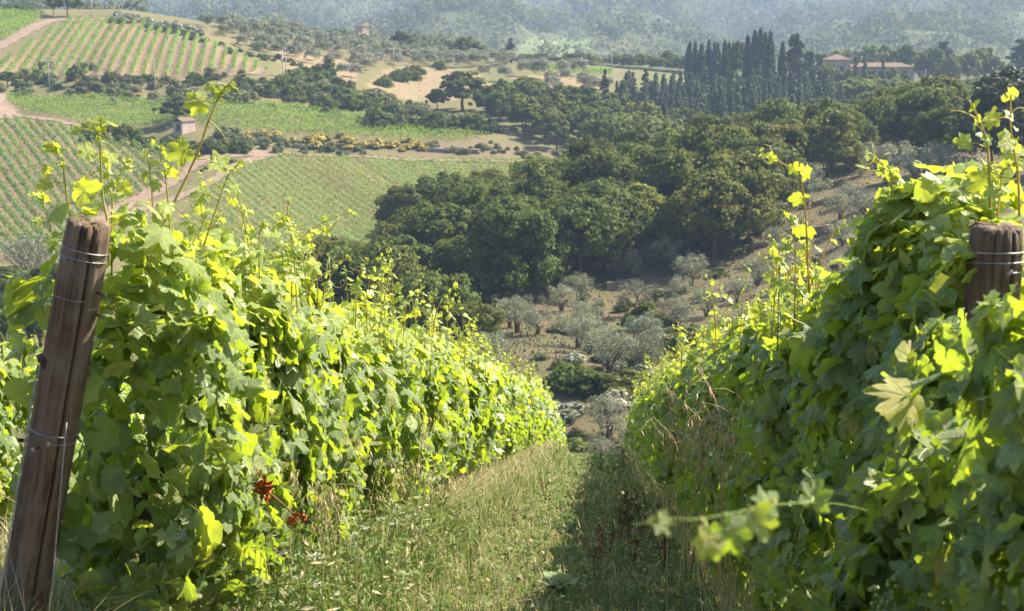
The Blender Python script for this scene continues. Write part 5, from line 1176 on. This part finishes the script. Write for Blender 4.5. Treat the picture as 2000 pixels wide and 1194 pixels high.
patch(8000, 4.0, 44, 0, 0, .15, .50, .0028, .60, rowlat=LATR - .15)
patch(6000, 4.2, 9, -2.3, -1.5, .1, .5, .0028, .5)
patch(9000, 6.5, 22, -3.7, -1.9, .08, .45, .0032, .55)
nw = 15000; u = gr.random(nw); s = 5.5 * 7.0 ** u; lat = gr.uniform(-1.4, .9, nw); kp = fbm(s, lat, .7, 61) > -.1; s, lat = s[kp], lat[kp]; nw = len(s)
pp = rowp(s, lat, gr.uniform(.01, .07, nw)); V, F = scatter(LV4, LF4, frames(gr.normal(0, .5, (nw, 3)) + (0, 0, 1), gr.normal(0, 1, (nw, 3))), gr.uniform(.012, .04, nw) * (s / 8) ** .5, pp)
g.add(V, F, 0, rnd=np.repeat(np.where(gr.random(nw) < .85, gr.uniform(0, .45, nw), gr.uniform(.55, .7, nw)), 4))
link('grass', g.mesh('grass', [GRASS], False), kind='stuff', label='green and straw coloured grass carpeting the lane')
# feathery weeds along the foot of the left row
g = Geo('rnd'); nw = 900
for q in range(nw):
    s_ = 4.9 + 5.5 * gr.random() ** 1.3; la = LATL + gr.uniform(.18, .62); H = gr.uniform(.18, .62) * (1.1 - (la - LATL - .18) * 1.1); b = rowp(s_, la)
    e = b + np.array([gr.normal(0, .08), gr.normal(0, .08), H]); g.add(*tube([b, (b + e) / 2 + gr.normal(0, .02, 3), e], [.0017, .0013, .0008], 3, False), 0, rnd=.45)
    m = 12; f = gr.uniform(.25, 1, m)[:, None]; p = b + (e - b) * f + gr.normal(0, .022, (m, 3)); V, F = scatter(SLIM[0], SLIM[1], frames(gr.normal(0, 1, (m, 3)), gr.normal(0, 1, (m, 3)) + (0, 0, .4)), gr.uniform(.02, .055, m), p)
    g.add(V, F, 0, rnd=np.repeat(np.where(gr.random(m) < .12, .95, gr.uniform(.15, .55, m)), 4))
link('weeds', g.mesh('weeds', [GRASS], False), kind='stuff', label='tangle of feathery weeds along the foot of the left row')
# wild oats: straw stems with hanging spikelets
def make_oat(seed):
    r = np.random.default_rng(seed); gs = Geo(); H = r.uniform(.85, 1.05); c = bez([(0, 0, -.03), (.02, 0, H * .5), (.08, .02, H * .85), (.2, .04, H)], 5); gs.add(*tube(c, np.linspace(.0028, .0011, len(c)), 4)); gk = Geo(); n = 0
    for q in range(11):
        i = int(len(c) * (.55 + .44 * q / 11)); p = c[min(i, len(c) - 1)]; e = p + np.array([r.normal(0, .05), r.normal(0, .05), -r.uniform(.01, .05)]); gs.add(*tube([p, (p + e) / 2 + (0, 0, .015), e], .0009, 3, False))
        for w in (-1, 1):
            L = r.uniform(.028, .04); a = r.normal(0, .2, 2); t = e + np.array([a[0] * L + w * .005, a[1] * L, -L]); m = (e + t) / 2
            gk.add(*tube([e, e * .7 + t * .3, e * .35 + t * .65, t], [.0008, .0042, .0035, .0005], 4, False))
    return gs.mesh('stem', [STRAW]), gk.mesh('spikelets', [STRAW])
OATS = [make_oat(500 + i) for i in range(4)]
def oat(s, lat, h, label, group):
    a, b_ = OATS[gr.integers(4)]; o = link('wild_oat', None, None, rowp(s, lat), gr.uniform(0, 6.28), h, label, 'wild oat', group); link('stem', a, o); k = link('spikelets', b_, o); k['kind'] = 'stuff'
for q in range(34): oat(gr.uniform(6.2, 12.5), LATR - gr.uniform(.30, .52), gr.uniform(.75, 1.15), 'straw coloured wild oat hanging before the right row', 'wild oats before the right row')
for q in range(22): oat(gr.uniform(5.4, 9.5), LATL + gr.uniform(.26, .5), gr.uniform(.5, .9), 'dry wild oat at the foot of the left row', 'wild oats before the left row')
for q in range(14): oat(gr.uniform(7, 13), gr.uniform(-1.0, .1), gr.uniform(.25, .4), 'short dry oat standing in the lane grass', 'short oats in the lane')
# white umbels
def make_umbel(seed):
    r = np.random.default_rng(seed); gs = Geo(); gf = Geo(); H = .6
    for q in range(4):
        th = r.uniform(0, 6.28); e = np.array([.16 * math.cos(th) * q / 3, .16 * math.sin(th) * q / 3, H * r.uniform(.7, 1.0)]); b0 = np.array([0, 0, .12 * q])
        c = bez([b0 if q else (0, 0, -.03), (b0 + e) / 2 + r.normal(0, .02, 3), e], 4); gs.add(*tube(c, np.linspace(.0026, .0013, len(c)), 4))
        for k in range(16):
            a = r.uniform(0, 6.28); d = .032 * math.sqrt(r.random()); t = e + np.array([math.cos(a) * d, math.sin(a) * d, .02 - d * .3]); gs.add(*tube([e, t], .0006, 3, False))
            m = 5; pp = t + r.normal(0, .0045, (m, 3)) * (1, 1, .4); V, F = scatter(CARD[0], CARD[1], frames(r.normal(0, .4, (m, 3)) + (0, 0, 1), r.normal(0, 1, (m, 3))), r.uniform(.003, .005, m), pp); gf.add(V, F)
    for q in range(40):
        p = np.array([r.normal(0, .05), r.normal(0, .05), r.uniform(.02, .45)]); e = p + r.normal(0, .05, 3); gs.add(*tube([p, (p + e) / 2 + (0, 0, .01), e], .0012, 3, False))
    return gs.mesh('stem', [WG]), gf.mesh('flowers', [UMB], False)
UMBS = [make_umbel(520 + i) for i in range(3)]
for q in range(14):
    a, b_ = UMBS[gr.integers(3)]; o = link('wild_carrot', None, None, rowp(gr.uniform(5.2, 9.5), LATL + gr.uniform(.22, .5)), gr.uniform(0, 6.28), gr.uniform(.45, .85), 'feathery weed with white umbels at the foot of the left row', 'wild flower', 'white umbels before the left row'); link('stem', a, o); k = link('flowers', b_, o); k['kind'] = 'stuff'
# dark dry stalks in the lane
def make_stalk(seed):
    r = np.random.default_rng(seed); g2 = Geo()
    for q in range(4):
        th = r.uniform(0, 6.28); H = r.uniform(.25, .55); e = np.array([.1 * math.cos(th), .1 * math.sin(th), H]); c = bez([(0, 0, -.02), e / 2 + r.normal(0, .02, 3), e], 5); g2.add(*tube(c, np.linspace(.004, .002, len(c)), 5))
        for k in range(8):
            p = c[int(r.integers(4, len(c)))]; t = p + np.array([r.normal(0, .04), r.normal(0, .04), r.uniform(.01, .07)]); g2.add(*tube([p, t], [.0022, .0012], 3))
            m = 7; V, F = scatter(CARD[0], CARD[1], frames(r.normal(0, 1, (m, 3)), r.normal(0, 1, (m, 3))), r.uniform(.008, .02, m), p + (t - p) * r.random((m, 1)) + r.normal(0, .006, (m, 3))); g2.add(V, F)
    return g2.mesh('dry_stalk', [DRYB])
STK = [make_stalk(540 + i) for i in range(3)]
for u, v, sc_, lb in [(1215,1065,1.1,'tallest dark dry weed in the middle of the lane'),(1235,1075,.9,'dark dry weed beside the tallest one'),(1265,1050,.9,'dark dry weed close to the right vines'),(1195,1100,.8,'low dark dry weed in front of the tallest one'),
                 (1065,975,.6,'small dark weed up the lane near the left row'),(1225,920,1.0,'dark dry weed far up the lane'),(1180,930,.7,'small dark weed at the brow of the lane'),(1150,1010,.6,'small dark weed in the lane centre'),(1310,1120,1.0,'dark dry weed under the right row'),(1000,1040,.5,'tiny dark weed left of the lane centre'),(1170,1130,.7,'reddish dry weed in the near lane'),(1245,1120,.7,'reddish dry weed below the hanging shoot')]:
    t = (v - 808) / FPX; s_ = .9 / t; lat = (u - 1184) / FPX * s_; link('dry_weed', STK[gr.integers(3)], None, rowp(s_, lat), gr.uniform(0, 6.28), sc_ * .72, lb, 'weed')
# a leafy rosette
r = np.random.default_rng(9); b0 = rowp(.9 * FPX / (1172 - 808), (1095 - 1184) / FPX * (.9 * FPX / (1172 - 808))); o = link('leafy_weed', None, None, b0, 0, None, 'low leafy green weed in the near lane', 'weed')
for q in range(16):
    th = q * 2.4; L = r.uniform(.09, .17); d = np.array([math.cos(th), math.sin(th), 0]); up = np.array([0, 0, 1.0]); sd = np.array([-d[1], d[0], 0]); V = []
    for f, w in ((0, .006), (.3, .022), (.6, .03), (.85, .018), (1, 0)):
        p = d * L * f * .75 + up * (L * (f - .55 * f * f)); V += [p - sd * w, p + up * -.004, p + sd * w]
    F = []
    for k in range(4): F += [(3 * k, 3 * k + 1, 3 * k + 4), (3 * k, 3 * k + 4, 3 * k + 3), (3 * k + 1, 3 * k + 2, 3 * k + 5), (3 * k + 1, 3 * k + 5, 3 * k + 4)]
    g = Geo(); g.add(np.array(V), np.array(F)); link('leaf', g.mesh('leaf', [WG]), o)

# dry grass on the olive terraces
n = 26000; yy = gr.uniform(112, 262, n); xx = gr.uniform(-.10, .34, n) * yy
yy[20000:] = gr.uniform(425, 560, 6000); xx[20000:] = gr.uniform(-.15, .07, 6000) * yy[20000:]; kp = np.ones(n, bool); kp[20000:] = np.any([inside(f, xx[20000:], yy[20000:]) for f in DRY], axis=0); xx, yy = xx[kp], yy[kp]; n = len(xx); g = Geo('rnd'); hh = gr.uniform(.10, .42, n) * (1 + .5 * fbm(xx, yy, 6, 51)); bz = T(xx, yy) + .12 * fbm(xx, yy, 9.0, 3)
th = gr.uniform(0, 6.28, n); wv = np.stack([np.cos(th), np.sin(th), 0 * th], 1) * gr.uniform(.05, .16, n)[:, None]; b = np.stack([xx, yy, bz - .04], 1)
V = np.stack([b - wv, b + wv, b + np.stack([gr.normal(0, .1, n), gr.normal(0, .1, n), hh], 1)], 1).reshape(-1, 3)
g.add(V, np.arange(3 * n).reshape(-1, 3), 0, rnd=np.repeat(np.clip(.62 + .3 * fbm(xx, yy, 18, 52) + gr.normal(0, .12, n), .25, .85), 3))
M = Mat('dry terrace grass'); DG = M.done(M.bsdf(M.ramp(M.attr('rnd').outputs['Fac'], [(.25, (.09, .10, .04)), (.5, (.15, .125, .07)), (.85, (.27, .21, .13))]), .9, .1))
link('dry_grass', g.mesh('dry_grass', [DG], False), kind='stuff', label='short dry grass on the olive terraces')
# ================================================================== the air
M = Mat('haze air'); pv = M.n('ShaderNodeVolumePrincipled', {'Color': (.50, .68, 1.0), 'Density': .00021, 'Anisotropy': .15})
M.t.links.new(pv.outputs[0], M.out.inputs[1])
bv, bf = box(0, 2340, 260, 7400, 4780, 640)
link('haze', mesh_np('haze', bv, bf, [M.m], smooth=False), kind='stuff', label='pale blue summer haze filling the valley')

# ================================================================== labels that single out look-alikes by their place
seen_ = {}
for o in list(COL.objects):
    if o.parent is None and o.get('label') and o.get('category'): seen_.setdefault(o['label'], []).append(o)
for lb, os_ in list(seen_.items()):
    if len(os_) > 75:                                    # long lists are first told apart by thirds of their stretch
        us = [px_of(np.array(o.location))[0] for o in os_]; q1, q2 = np.quantile(us, [1 / 3, 2 / 3])
        for o, u in zip(os_, us):
            o['label'] = lb + (', left third' if u < q1 else ', middle third' if u < q2 else ', right third'); seen_.setdefault(o['label'], []).append(o)
        del seen_[lb]
for lb, os_ in seen_.items():
    if not 2 <= len(os_) <= 75: continue
    os_.sort(key=lambda o: px_of(np.array(o.location))[0])
    for k, o in enumerate(os_):
        t = f'{lb}, {ordinal(k)} from the left'
        if len(t.split()) <= 16: o['label'] = t
